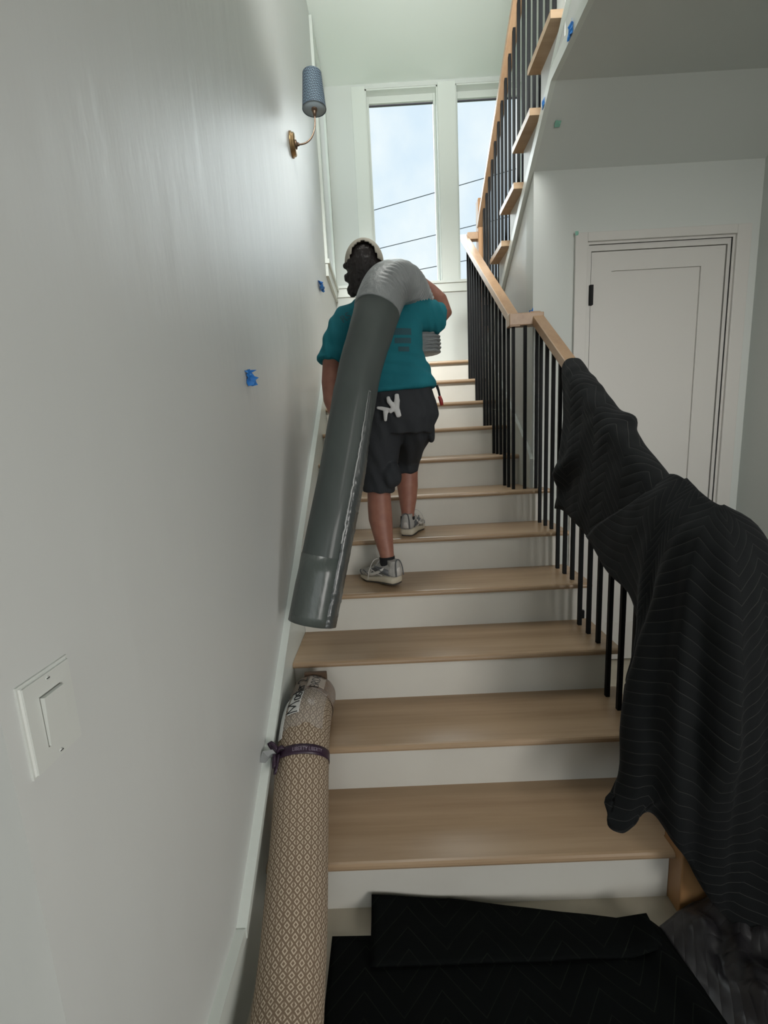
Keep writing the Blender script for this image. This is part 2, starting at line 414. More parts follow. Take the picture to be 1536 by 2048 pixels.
# ------------------------------------------------------------------ dimensions
H, R_, OV = .19, .2732, .028
def ny(k): return (k - 1) * R_
XW, XR, XI, XO = 1.2726, 1.3623, 1.1668, 1.2934
YD, YW, ZC = 1.45, 3.787, 4.885
RAIL = .933
def railz(y): return H + y * H / R_ + RAIL
LAND = 11 * H
UY0 = ny(11)                      # upper flight foot nosing line (y)
def uny(i): return UY0 - (i - 1) * R_
def unz(y): return LAND + H + (UY0 - y) * H / R_

# ------------------------------------------------------------------ structure
S = lambda o: tag(o, kind='structure')
S(box('floor', (-2.6, 2.62, -5.2, 1.57, -.12, 0), FLOORM))
# left wall with side window at the landing
w3 = (3.10, 3.70, 3.04, 4.80)
S(box('wall_left', [(-.14, -.02, -.692, w3[0], 0, 4.95), (-.14, -.02, w3[1], 4.0, 0, 4.95), (-.14, -.02, w3[0], w3[1], 0, w3[2]), (-.14, -.02, w3[0], w3[1], w3[3], 4.95)], WALL))
S(box('wall_entry', (-2.6, -.14, -.692, -.58, 0, 4.95), WALLF))
S(box('wall_hall_left', (-2.72, -2.6, -5.2, -.58, 0, 3.1), WALLF))
S(box('wall_right', [(2.5, 2.62, -5.2, 4.0, 0, 4.95)], WALLF))
w1x, w2x, wz = (.395, 1.105), (1.28, 1.95), (3.03, 4.845)
S(box('wall_landing', [(-.14, w1x[0], YW, 3.99, 0, 4.95), (w1x[1], w2x[0], YW, 3.99, wz[0], wz[1]), (w2x[1], 2.62, YW, 3.99, 0, 4.95),
      (w1x[0], w2x[1], YW, 3.99, 0, wz[0]), (w1x[0], w2x[1], YW, 3.99, wz[1], 4.95)], WALLF))
dx0, dx1, dz1 = 1.585, 2.359, 2.448
ZS = 2.82                          # soffit at the door wall
S(box('wall_door', [(1.2846, dx0, YD, YD + .12, 0, ZS + .02), (dx1, 2.5, YD, YD + .12, 0, ZS + .02), (dx0, dx1, YD, YD + .12, dz1, ZS + .02)], WALLF))
# wall under the upper flight (left face x = XW), sloped top follows the stairs
zt = lambda y: ZS + (YD - y) * H / R_
S(prismo('wall_stair_side', [(YD + .12, 0), (YD + .12, 2.78), (2.60, 2.06), (3.0, 2.06), (3.0, 0)], 'x', XW + .012, XW + .10, WALL))
S(box('wall_back', [(-2.6, -.9, -5.3, -5.2, 0, 3.1), (1.8, 2.62, -5.3, -5.2, 0, 3.1), (-.9, 1.8, -5.3, -5.2, 2.5, 3.1)], WALLF))
S(box('ceiling', (-.14, 2.62, -.35, 4.0, ZC, 5.0), CEIL))
S(box('ceiling_hall', [(-2.72, 1.27, -5.3, -.35, 3.03, 3.38), (1.2846, 2.62, -5.3, 1.15, 3.03, 3.38)], WALLF))
S(box('wall_header', [(-.14, 1.2846, -.47, -.35, 3.38, ZC), ], WALLF))
S(box('wall_upper_back', [(1.2846, 2.62, -1.6, -1.5, 3.38, ZC + .1)], WALLF))
S(box('ceiling_upper', [(1.2846, 2.62, -1.6, -.35, ZC, 5.0)], CEIL))
# sloped soffit under the upper flight
S(prismo('ceiling_soffit', [(YD + .12, ZS - .083 + .0), (1.15, 3.03), (1.15, 3.12), (YD + .12, ZS + .02)], 'x', 1.2846, 2.5, WALLF))
S(box('ground', (-60, 60, -60, 90, -.9, -.8), GROUND))
bpy.data.objects['ground']['kind'] = 'structure'
# landing slab
S(box('floor_landing', (0, 2.5, ny(11) + OV + .02, YW, LAND - .22, LAND), OAK))

# trims
def skirt(name, x0, x1, ya, yb, off, low, m=TRIM):
    q = lambda y, d: H + y * H / R_ + d
    return S(prismo(name, [(ya, q(ya, off)), (yb, q(yb, off)), (yb, q(yb, low)), (ya, q(ya, low))], 'x', x0, x1, m))
sk0 = -.20
skirt('trim_1', -.02, -.001, sk0, 2.76, .155, -.62)
skirt('trim_2', -.02, .008, sk0, 2.76, .18, .155)
S(box('baseboard_left', [(-.02, -.001, -.692, sk0, 0, .205), (-.02, .006, -.692, sk0, .205, .235)], TRIM))
# skirt on the wall beneath the upper flight, cut square at the wall end
q = lambda y, d: H + y * H / R_ + d
S(prismo('trim_3', [(1.43, 6 * H), (1.43, 6 * H + .17), (1.50, 6 * H + .24), (2.75, q(2.75, .19)), (2.75, q(2.75, -.2)), (1.7, 6 * H)], 'x', XW - .006, XW + .012, TRIM))
# slim moulding along the foot of the upper stringer, then level along the hall ceiling edge
zs = lambda y: ZS + (YD - y) * H / R_
S(prismo('trim_4', [(2.70, zs(2.70) + .055), (1.16, 3.085), (-.35, 3.085), (-.35, 3.03), (1.15, 3.03), (2.70, zs(2.70))], 'x', XW - .012, XW + .012, TRIM))
S(prismo('trim_5', [(1.18, 3.095), (.2, 3.095 + .98 * H / R_), (.2, 3.05 + .98 * H / R_)], 'x', XW - .008, XW + .012, TRIM))
# door casing
S(box('trim_6', [(1.506, dx0 - .012, YD - .018, YD, 0, dz1 + .058), (dx1 + .012, 2.447, YD - .018, YD, 0, dz1 + .058), (dx0 - .012, dx1 + .012, YD - .018, YD, dz1 + .012, dz1 + .058)], DOORM, bev=.003))
S(box('baseboard_right', [(2.484, 2.5, -5.2, YD, 0, .14)], TRIM))
S(box('trim_7', [(.0, 2.5, YW - .016, YW, 2.945, 3.03)], TRIM, bev=.002))          # apron under the windows
S(box('trim_8', [(.0, 2.5, YW - .03, YW + .10, 3.028, 3.055)], TRIM, bev=.003))     # stool
S(box('trim_9', [(.262, w1x[0], YW - .014, YW, 3.055, 4.86), (w1x[1], w2x[0], YW - .016, YW, 3.055, 4.86)], TRIM, bev=.002))
# side window casing on the left wall
S(box('trim_10', [(-.02, .004, w3[0] - .09, w3[0], 3.04, 4.86), (-.02, .002, w3[0], YW, 4.80, 4.86), (-.02, .02, w3[0] - .10, YW - .03, 3.0, 3.04), (-.02, .004, w3[0] - .09, YW - .02, 2.90, 3.0), (-.02, .004, w3[1], YW - .001, 3.04, 4.8)], TRIM, bev=.002))

# windows on the landing
def window(n, x0, x1):
    w = empty('window_%d' % n, ((x0 + x1) / 2, 3.9, wz[0]), kind='structure')
    box('jamb', [(x0, x0 + .012, YW + .005, 3.96, wz[0], wz[1]), (x1 - .012, x1, YW + .005, 3.96, wz[0], wz[1]), (x0, x1, YW + .005, 3.96, wz[1] - .012, wz[1])], TRIM, w)
    box('frame', [(x0 + .012, x0 + .034, 3.87, 3.93, wz[0] + .02, wz[1] - .012), (x1 - .034, x1 - .012, 3.87, 3.93, wz[0] + .02, wz[1] - .012),
                  (x0 + .034, x1 - .034, 3.87, 3.93, wz[1] - .075, wz[1] - .012), (x0 + .034, x1 - .034, 3.87, 3.93, wz[0] + .02, wz[0] + .045)], TRIM, w, bev=.003)
    box('gasket', [(x0 + .034, x1 - .034, 3.895, 3.91, wz[1] - .083, wz[1] - .075)], mat('gasket_%d' % n, (.10, .09, .12), .5), w)
    box('pane', (x0 + .034, x1 - .034, 3.90, 3.904, wz[0] + .045, wz[1] - .083), GLASS, w)
window(1, *w1x); window(2, *w2x)
w = empty('window_3', (-.1, 3.4, 3.04), kind='structure')
box('frame', [(-.12, -.06, w3[0], w3[0] + .03, w3[2], w3[3]), (-.12, -.06, w3[1] - .03, w3[1], w3[2], w3[3]), (-.12, -.06, w3[0] + .03, w3[1] - .03, w3[2], w3[2] + .03), (-.12, -.06, w3[0] + .03, w3[1] - .03, w3[3] - .04, w3[3])], TRIM, w)
box('pane', (-.10, -.096, w3[0] + .03, w3[1] - .03, w3[2] + .03, w3[3] - .04), GLASS, w)
w = empty('window_4', (.45, -5.25, 0), kind='structure')  # unseen glazed opening behind the camera, added to let daylight in
box('frame', [(-.9, -.84, -5.3, -5.2, 0, 2.5), (1.74, 1.8, -5.3, -5.2, 0, 2.5), (.42, .48, -5.3, -5.2, 0, 2.5), (-.9, 1.8, -5.3, -5.2, 2.44, 2.5)], TRIM, w)
box('pane', [(-.84, .42, -5.25, -5.246, 0, 2.44), (.48, 1.74, -5.25, -5.246, 0, 2.44)], GLASS, w)

# door in the wall under the stairs
d = empty('door_1', (dx0, YD + .02, 0), kind='structure')
gapd = .004
jy0, jy1 = YD - .004, YD + .12
box('jamb', [(dx0 - .012, dx0, jy0, jy1, 0, dz1 + .012), (dx1, dx1 + .012, jy0, jy1, 0, dz1 + .012), (dx0, dx1, jy0, jy1, dz1, dz1 + .012)], DOORM, d)
sx0, sx1, sz0, sz1 = dx0 + .018 + gapd, dx1 - .018 - gapd * 1.5, .012, dz1 - .034
box('stop', [(dx0, dx0 + .018, YD + .008, jy1, 0, dz1 - .03), (dx1 - .018, dx1, YD + .008, jy1, 0, dz1 - .03), (dx0, dx1, YD + .008, jy1, dz1 - .03, dz1)], DOORM, d)
px0, px1, pz0, pz1 = 1.718, 2.207, .26, 2.315
slab = box('door_panel', [(sx0, px0, YD + .012, YD + .05, sz0, sz1), (px1, sx1, YD + .012, YD + .05, sz0, sz1), (px0, px1, YD + .012, YD + .05, pz1, sz1), (px0, px1, YD + .012, YD + .05, sz0, pz0), (px0, px1, YD + .022, YD + .045, pz0, pz1)], DOORM, d)
box('backing', [(dx0 - .01, dx1 + .01, YD + .07, YD + .08, 0, dz1)], BLACK, d)
for z in (2.14, 1.24, .25):
    bm = bmesh.new(); bbox(bm, sx0 - .012, sx0 + .008, YD - .006, YD + .014, z, z + .105, bev=.002)
    hh = frombm('hinge', bm, BLACK, slab); 
kn = lathe('door_handle', [(0, 0), (.028, 0), (.028, .008), (.011, .012), (.011, .04), (.026, .05), (.028, .065), (.015, .078), (0, .08)], (sx1 - .065, YD + .012, .95), (0, -1, 0), BLACK, slab)

# ------------------------------------------------------------------ lower staircase
st = empty('staircase', (.6, 1.3, 0), 'oak staircase with white risers climbing straight to the window landing', 'staircase')
def treadprof(yn, yb, zt_, th=.027):
    r = th / 2; pts = []
    for i in range(7):
        a = PI / 2 + PI * i / 6
        pts.append((yn + r + r * math.cos(a) * 1.0, zt_ - r + r * math.sin(a)))
    return pts + [(yb, zt_ - th), (yb, zt_)]
for k in range(1, 12):
    z = k * H; yn = ny(k); yb = ny(k + 1) + OV + .01
    if k == 11: yb = yn + .09
    bm = bmesh.new()
    if k == 1:
        prism(bm, treadprof(yn, yb, z), 'x', 0, 1.2515); bbox(bm, 1.2515, XR, .0605, yb, z - .027, z)
    elif k < 6: prism(bm, treadprof(yn, yb, z), 'x', 0, XR)
    elif k == 6:
        prism(bm, treadprof(yn, yb, z), 'x', 0, XW - .007); prism(bm, treadprof(yn, YD - .002, z), 'x', XW - .007, XR)
    else: prism(bm, treadprof(yn, yb, z), 'x', 0, XW - .007)
    frombm('tread', bm, OAK, st)
    xr = 1.2515 if k == 1 else (1.325 if k < 7 else XW - .007)
    box('riser', (0, xr, yn + OV, yn + OV + .018, (k - 1) * H, z - .027), RISER, st)
poly = [(OV + .018, 0)]
for k in range(1, 7):
    poly += [(ny(k) + OV + .018, k * H - .027), (ny(k + 1) + OV + (0 if k < 6 else 0) + (.018 if k < 6 else 0), k * H - .027)]
poly = [(OV + .018, 0)]
for k in range(1, 7):
    poly.append((ny(k) + OV + .018, k * H - .027))
    poly.append(((ny(k + 1) + OV + .018) if k < 6 else YD - .003, k * H - .027))
poly.append((YD - .003, 0))
prismo('side_panel', poly, 'x', 1.30, 1.325, RISER, st)

# ------------------------------------------------------------------ upper staircase
su = empty('staircase', (1.9, 2.0, LAND), 'upper flight of oak treads over a white stringer, returning overhead at the right', 'staircase')
for i in range(1, 8):
    z = LAND + i * H; yn = uny(i); yb = yn - R_ - OV - .01
    if i == 7: yb = yn - .10
    pr = [(2 * yn - y, zz) for y, zz in treadprof(yn, 2 * yn - yb, z, .032)]
    bm = bmesh.new(); prism(bm, pr, 'x', 1.222, 2.498); frombm('tread', bm, OAK, su)
    box('riser', (XW + .012, 2.5, yn - OV - .018, yn - OV, z - H, z - .032), RISER, su)
poly = []
for i in range(1, 8):
    poly.append((uny(i) - OV, LAND + (i - 1) * H)); poly.append((uny(i) - OV, LAND + i * H - .032))
poly += [(1.05, LAND + 7 * H - .032), (1.05, 3.035), (1.145, 3.035), (YD, ZS + .006), (uny(1) - OV, zs(uny(1)) + .006)]
prismo('stringer', poly, 'x', XW + .008, XW + .06, WALL, su)
S(box('floor_upper', (XW, 2.5, -1.5, 1.03, 3.385, LAND + 7 * H), OAK))

# ------------------------------------------------------------------ railings
rl = empty('stair_railing', (XO, 0, 0), 'lower stair railing of slim black square balusters under an oak handrail', 'railing')
def railseg(bm, x0, x1, ya, yb, za, zb, h=.052):
    P = [(ya, za), (yb, zb), (yb, zb - h), (ya, za - h)]
    prism(bm, P, 'x', x0, x1)
def finish(bm, bev=.004):
    bmesh.ops.bevel(bm, geom=list(bm.edges), offset=bev, segments=2, affect='EDGES', profile=.5)
RT = .052
bm = bmesh.new(); railseg(bm, XO - .03, XO + .03, 0.03, 1.44, railz(.03), railz(1.44)); finish(bm); frombm('handrail', bm, OAKR, rl)
bm = bmesh.new(); zc = railz(1.42); bbox(bm, XI - .0312, XO + .03, 1.382, 1.446, zc - .07, zc - .006, bev=.004); frombm('handrail', bm, OAKR, rl)
bm = bmesh.new(); railseg(bm, XI - .03, XI + .03, 1.385, 2.86, railz(1.385), railz(2.86)); finish(bm); frombm('handrail', bm, OAKR, rl)
bm = bmesh.new(); zc2 = railz(2.84); bbox(bm, XI + .02, 1.285, 2.80, 2.86, zc2 - .05, zc2 + .005, bev=.004); frombm('handrail', bm, OAKR, rl)
bw = .008
def baluster(x, y, z0, z1, par, s=1):
    bm = bmesh.new(); bbox(bm, x - bw, x + bw, y - bw, y + bw, z0, z1)
    for v in bm.verts:
        if v.co.z > (z0 + z1) / 2: v.co.z += s * (v.co.y - y) * H / R_
    frombm('baluster', bm, BLACK, par)
for k in range(1, 6):
    for j in range(3):
        y = ny(k) + .0636 + j * R_ / 3
        if k == 1 and j == 0: continue
        baluster(XO, y, k * H, railz(y) - RT + .004, rl)
baluster(XO, 1.405, 6 * H, zc - .066, rl, 0)
baluster((XI + XO) / 2, 1.412, 6 * H, zc - .066, rl, 0)
for k in range(6, 11):
    for j in range(3):
        y = ny(k) + .0636 + j * R_ / 3
        if k == 6 and j == 0: y = 1.42
        baluster(XI, y, k * H, (zc - .066) if (k == 6 and j == 0) else railz(y) - RT + .004, rl, 0 if (k == 6 and j == 0) else 1)
def newel(x, y, z0, z1, par, label=None):
    bm = bmesh.new(); bbox(bm, x - .0425, x + .0425, y - .0445, y + .0445, z0, z1, bev=.004); o = frombm('newel_post', bm, OAKN, par)
    return o
newel(1.295, .0155, 0, 1.165, rl)
ru = empty('stair_railing', (1.295, 2.82, LAND), 'upper stair railing with oak newel post on the landing, rising overhead', 'railing')
newel(1.315, 2.825, LAND, 3.345, ru)
def urz(y): return unz(y) + RAIL
bm = bmesh.new(); P = [(2.79, urz(2.79)), (1.06, urz(1.06)), (1.06, urz(1.06) - RT), (2.79, urz(2.79) - RT)]
prism(bm, P, 'x', 1.265, 1.325); finish(bm); frombm('handrail', bm, OAKR, ru)
for i in range(1, 7):
    for j in range(3):
        y = uny(i) - .0636 - j * R_ / 3
        baluster(1.295, y, LAND + i * H, urz(y) - RT + .004, ru, -1)
newel(1.315, 1.02, LAND + 7 * H, LAND + 7 * H + 1.1, ru)

# ------------------------------------------------------------------ wall sconce
sx, sy = -.02, 1.655
sn = empty('wall_sconce', (sx, sy, 3.13), 'brass wall sconce with a blue patterned shade high on the left wall', 'sconce')
lathe('backplate', [(0, 0), (.062, 0), (.062, .008), (.056, .012), (.056, .02), (.05, .026), (0, .026)], (sx, sy, 3.135), (1, 0, 0), BRASS, sn)
lathe('collar', [(0, 0), (.022, 0), (.022, .006), (.010, .010), (.008, .02)], (sx + .026, sy, 3.135), (1, 0, 0), BRONZE, sn)
cx = .125
arm = [(sx + .03, sy, 3.135), (.04, sy, 3.135), (.07, sy, 3.143), (.098, sy, 3.165), (.116, sy, 3.20), (.124, sy, 3.24), (cx, sy, 3.29)]
tube('arm', catmull(arm, 5), .0045, BRONZE, sn, seg=10)
lathe('socket', [(0, 0), (.006, 0), (.012, .02), (.014, .03), (.0165, .03), (.0165, .075), (0, .075)], (cx, sy, 3.268), (0, 0, 1), BRONZE, sn, 16)
zb, ztp = 3.305, 3.478
sh = lathe('lamp_shade', [(.067, 0), (.0655, .01), (.0525, .165), (.052, .173), (.050, .173), (.0645, .002), (.067, 0)], (cx, sy, zb), (0, 0, 1), SHADE, sn, 40)
lathe('diffuser', [(0, .002), (.0640, .002), (.0640, .004), (0, .004)], (cx, sy, zb), (0, 0, 1), LINEN, sn, 32)

# ------------------------------------------------------------------ light switch
sw = empty('light_switch', (-.02, -.627, 1.147), 'white rocker light switch plate low on the left wall', 'switch')
X0 = -.02
bm = bmesh.new(); bbox(bm, X0, X0 + .0065, -.669, -.585, 1.084, 1.207); 
bmesh.ops.bevel(bm, geom=[e for e in bm.edges if all(v.co.x > X0 + .003 for v in e.verts)], offset=.004, segments=3, affect='EDGES')
frombm('plate', bm, PLATE, sw)
box('recess', [(X0 + .004, X0 + .0068, -.6445, -.6095, 1.111, 1.180)], SCREW, sw)
bm = bmesh.new(); prism(bm, [(1.1125, X0 + .0095), (1.1785, X0 + .0125), (1.1785, X0 + .004), (1.1125, X0 + .004)][::-1], 'y', -.6435, -.6105)
for v in bm.verts: v.co.x, v.co.z = v.co.z, v.co.x
bmesh.ops.recalc_face_normals(bm, faces=bm.faces)
frombm('rocker', bm, PLATE, sw)
for z in (1.094, 1.1965):
    s_ = lathe('screw', [(0, .0015), (.0028, .001), (.003, 0)], (X0 + .0062, -.627, z), (1, 0, 0), PLATE, sw, 12)
    box('slot', (X0 + .0072, X0 + .0080, -.6296, -.6244, z - .0005, z + .0005), INK, s_)

# ------------------------------------------------------------------ painter's tape
def tape(c, u, v, su_, sv, label, m=TAPE, cat='tape', seed=0, lift=.012):
    c, u, v = Vector(c), Vector(u).normalized(), Vector(v).normalized(); n = u.cross(v)
    rnd = random.Random(seed); N = 6; vs, fs = [], []
    for i in range(N + 1):
        for j in range(N + 1):
            a, b = i / N - .5, j / N - .5
            e = .12 * rnd.uniform(-1, 1) if (i in (0, N) or j in (0, N)) else 0
            h = .002 + lift * max(0, noise.noise(Vector((a * 3 + seed, b * 3, seed * 1.7))) + .15 + abs(a) * .5 * (a > 0))
            vs.append(c + u * su_ * (a + e * .5) + v * sv * (b + e * .5) + n * h)
    for i in range(N):
        for j in range(N): fs.append((i * (N + 1) + j, (i + 1) * (N + 1) + j, (i + 1) * (N + 1) + j + 1, i * (N + 1) + j + 1))
    o = mesh('painters_tape', vs, fs, m)
    md = o.modifiers.new('t', 'SOLIDIFY'); md.thickness = .0012
    return tag(o, label, cat)
tape((-.02, .388, 1.697), (0, 1, .1), (0, -.25, 1), .055, .050, 'torn blue tape scrap on left wall, the nearer and larger of two there', seed=3, lift=.03)
tape((-.02, 2.49, 2.65), (0, 1, .1), (0, -.1, 1), .16, .055, 'small blue tape dot on left wall, farther one beside the climbing person', seed=5, lift=.04)
tape((1.284, 1.462, 2.112), (0, -1, 0), (0, 0, 1), .06, .05, 'blue tape scrap at wall corner just behind the handrail jog', seed=8, lift=.02)
tape((XW - .012, .93, 3.055), (0, -1, 0), (0, 0, 1), .045, .045, 'blue tape scrap on white trim overhead, highest one at the top', seed=9)
tape((XW - .012, 1.24, 3.0), (0, -1, -.0), (0, 0, 1), .03, .035, 'tiny pale blue tape fleck on white soffit trim below the tape at the top', seed=11, lift=.004)
tape((1.343, 1.28, 2.936), (1, 0, 0), (0, -.82, .57), .028, .028, 'small round green tape dot on the sloped soffit', GREEN, seed=12, lift=.003)
tape((1.510, YD - .0185, 2.502), (1, 0, 0), (0, 0, 1), .016, .02, 'tiny green tape dot at upper left corner of door casing', GREEN, seed=13, lift=.003)

# ------------------------------------------------------------------ rolled woven rug leaning up the first steps
base = [(.16, -1.0, .088), (.148, -.6, .090), (.132, -.34, .112), (.124, -.18, .175), (.112, 0, .287), (.103, .14, .405), (.097, .26, .468), (.095, .36, .4715), (.095, .475, .4690)]
path = catmull(base, 8); rr = [.0875] * len(path)
for i in range(len(path)):
    f = i / (len(path) - 1)
    if f > .8: rr[i] = .0875 - .004 * (f - .8) / .2
rug = empty('rolled_rug', (.12, -.3, 0), 'rolled brown and cream diamond weave rug lying up the first steps by left wall', 'rug')
def bulge(a, L, f): return .0016 * noise.noise(Vector((math.cos(a) * 2, math.sin(a) * 2, L * 5)))
UP = (0, -.55, .83)
tube('rug_body', path, rr, WEAVE, rug, seg=48, disp=bulge, ref=(0, .55, -.83))
def onroll(v, ang, off=0.):
    """point on roll at path fraction index v (float) and angle from up"""
    i = int(v); f = v - i; i2 = min(i + 1, len(path) - 1)
    p = Vector(path[i]).lerp(Vector(path[i2]), f)
    T = (Vector(path[min(i + 2, len(path) - 1)]) - Vector(path[max(i - 1, 0)])).normalized()
    n = Vector(UP); n = (n - n.dot(T) * T).normalized(); b = T.cross(n)
    return p + (n * math.cos(ang) + b * math.sin(ang)) * (rr[i] + off), T, n
cum = [0]
for a, b in zip(path, path[1:]): cum.append(cum[-1] + (Vector(b) - Vector(a)).length)
def idx(L):
    L = max(0, min(L, cum[-1] - 1e-5))
    for i in range(len(cum) - 1):
        if cum[i + 1] >= L: return i + (L - cum[i]) / (cum[i + 1] - cum[i])
    return len(cum) - 1.001
LT = cum[-1]
def patch(name, L0, L1, a0, a1, off, m, parent, nl=12, na=16, wav=0., thick=.001):
    vs, fs = [], []
    for i in range(nl + 1):
        for k in range(na + 1):
            L = L0 + (L1 - L0) * i / nl; a = a0 + (a1 - a0) * k / na
            if wav: L += wav * noise.noise(Vector((a * 2, i * .9, 3))) * (1 if i in (0, nl) else .3)
            vs.append(onroll(idx(L), a, off + wav * .12 * noise.noise(Vector((a * 5, L * 40, 1))))[0])
    for i in range(nl):
        for k in range(na): fs.append((i * (na + 1) + k, i * (na + 1) + k + 1, (i + 1) * (na + 1) + k + 1, (i + 1) * (na + 1) + k))
    o = mesh(name, vs, fs, m, parent, True); md = o.modifiers.new('t', 'SOLIDIFY'); md.thickness = thick; md.offset = 1
    return o
patch('packing_tape', LT - .105, LT + .0, 0, 2 * PI, .002, TAPEW, rug, 10, 48, .012)
patch('clear_film', LT - .25, LT - .09, -1.0, .9, .003, FILM, rug, 10, 24, .02)
endc = Vector(path[-1])
lathe('rolled_end', [(0, .012), (.028, .012), (.03, -.0), (.05, .0), (.05, .010), (.075, .008), (.083, -.004)], endc, (0, 1, 0), TAPEW, rug, 30)
# cardboard flap sticking up at the top end
fl = box('cardboard_core', [(.060, .150, .478, .494, .50, .564)], CARD, rug, bev=.004)
LAB_A = .55                                   # angle toward the left wall side
patch('paper_label', LT - .215, LT - .118, -.62, -.12, .0036, PAPER, rug, 8, 10)
patch('paper_strip', LT - .275, LT - .14, -1.0, -.74, .004, PAPER, rug, 8, 6)
patch('paper_sheet', LT - .085, LT - .012, -.10, .66, .0045, mat('taped_paper', (.40, .34, .29), .3, coat=.4), rug, 6, 10)
def handtext(txt, size, L0, ang, name, parent, m=INK, dirL=1, off=.006, shear=0.):
    cu = bpy.data.curves.new(name, 'FONT'); cu.body = txt; cu.size = size; cu.extrude = .0; cu.offset = size * .006; cu.shear = shear; cu.space_character = 1.12
    o = bpy.data.objects.new('tmp', cu); C.objects.link(o)
    dg = bpy.context.evaluated_depsgraph_get(); dg.update()
    me = bpy.data.meshes.new_from_object(o.evaluated_get(dg)); bpy.data.objects.remove(o)
    rad = .0875
    for v in me.vertices:
        L = L0 + v.co.x; a = ang + dirL * v.co.y / rad
        v.co = onroll(idx(L), a, off)[0]
    me.name = name; me.materials.clear(); me.update()
    return link(name, me, m, parent)
GL = {  # marker strokes, unit em: x along the line, y up
 'M': (.75, [[(.0, 0), (.08, .8), (.32, .15), (.52, .82), (.66, 0)]]), 'a': (.48, [[(.36, .42), (.12, .42), (.04, .12), (.2, 0), (.36, .18), (.38, .42), (.40, .0)]]),
 's': (.42, [[(.34, .44), (.08, .42), (.10, .26), (.32, .18), (.26, .0), (.02, .02)]]), 't': (.36, [[(.16, .75), (.14, .1), (.3, 0)], [(.0, .5), (.34, .52)]]),
 'e': (.42, [[(.04, .22), (.34, .26), (.24, .44), (.06, .34), (.06, .08), (.32, .02)]]), 'r': (.40, [[(.04, .44), (.06, 0)], [(.06, .28), (.18, .44), (.34, .42)]]),
 ' ': (.34, []), '2': (.6, [[(.06, .62), (.26, .80), (.46, .62), (.30, .32), (.02, .02), (.54, .04)]]),
 'B': (.62, [[(.06, 0), (.08, .8), (.38, .72), (.36, .46), (.10, .42), (.46, .34), (.44, .06), (.06, 0)]]), 'R': (.64, [[(.04, 0), (.08, .8), (.40, .74), (.40, .46), (.10, .40), (.50, 0)]]),
 'D': (.64, [[(.06, 0), (.08, .8), (.44, .66), (.50, .26), (.32, .02), (.06, 0)]])}
def marker(txt, size, L0, ang):
    x = 0
    for ch in txt:
        w_, st_ = GL[ch]; pcs = []
        for pl in st_:
            pts = [onroll(idx(L0 + (x + a) * size), ang - b * size / .0875, .0058)[0] for a, b in catmull(pl, 3)]
            v_, f_, _u = tube(None, pts, .0014 * size / .045, seg=6, caps=True); pcs.append((v_, f_))
        x += w_
        if pcs: V_, F_ = merge(pcs); mesh('handwritten_letter', V_, F_, INK, rug)
marker('Master 2', .052, LT - .212, -.17)
marker('BRDR', .036, LT - .092, .40)
# ribbon with bow
LR = LT - .315
patch('ribbon', LR - .014, LR + .014, -PI * .98, PI * .98, .002, RIBBON, rug, 3, 48)
handr = handtext('LIBERTY', .011, LR, -.85, 'ribbon_lettering', rug, m=mat('ribbon_ink', (.30, .25, .32), .5), off=.0045)
# rotate lettering so it runs round the ribbon: rebuilt below
bpy.data.objects.remove(handr)
def roundtext(txt, size, L0, a0, name, parent, m, off=.0045):
    cu = bpy.data.curves.new(name, 'FONT'); cu.body = txt; cu.size = size
    o = bpy.data.objects.new('tmp', cu); C.objects.link(o)
    dg = bpy.context.evaluated_depsgraph_get(); dg.update()
    me = bpy.data.meshes.new_from_object(o.evaluated_get(dg)); bpy.data.objects.remove(o)
    for v in me.vertices: v.co = onroll(idx(L0 + v.co.y), a0 + v.co.x / .0875, off)[0]
    me.materials.clear(); return link(name, me, m, parent)
roundtext('LIBERTY LIBERTY', .013, LR - .004, -.20, 'ribbon_lettering', rug, mat('ribbon_ink2', (.30, .25, .32), .5))
kp, kT, kn_ = onroll(idx(LR), -.85, .010)
def bowloop(name, d, ln, wd, seed):
    d = Vector(d).normalized(); side = d.cross(kn_).normalized(); vs, fs = [], []
    N = 14
    for i in range(N + 1):
        t = i / N; a = t * 2 * PI
        c = kp + d * ln * (.5 - .5 * math.cos(a)) + kn_ * (.012 * math.sin(a) + .01 * math.sin(t * PI))
        c += side * .008 * math.sin(a + seed)
        vs += [c - side * wd * .5, c + side * wd * .5]
    for i in range(N): fs.append((2 * i, 2 * i + 1, 2 * i + 3, 2 * i + 2))
    o = mesh(name, vs, fs, RIBBON, rug, True); md = o.modifiers.new('t', 'SOLIDIFY'); md.thickness = .001
tT = kT; sd = kT.cross(kn_).normalized()
bowloop('ribbon_loop', tT * .9 - sd * .5, .045, .012, 1); bowloop('ribbon_loop', -tT * .9 - sd * .2, .045, .012, 2); bowloop('ribbon_loop', tT * .3 + sd * .8, .03, .012, 3); bowloop('ribbon_loop', -tT * .7 + sd * .1, .062, .008, 4)
V0 = kp + sd * .0
tv = [kp, kp + Vector((-.012, .0, .018)), kp + Vector((-.042, -.01, .022)), kp + Vector((-.050, -.03, -.002)), kp + Vector((-.030, -.03, -.006)), kp + Vector((-.022, -.012, -.004))]
o = mesh('hang_tag', tv, [(0, 1, 5), (1, 2, 5), (2, 3, 4, 5)], GREYTAG, rug); md = o.modifiers.new('t', 'SOLIDIFY'); md.thickness = .0015

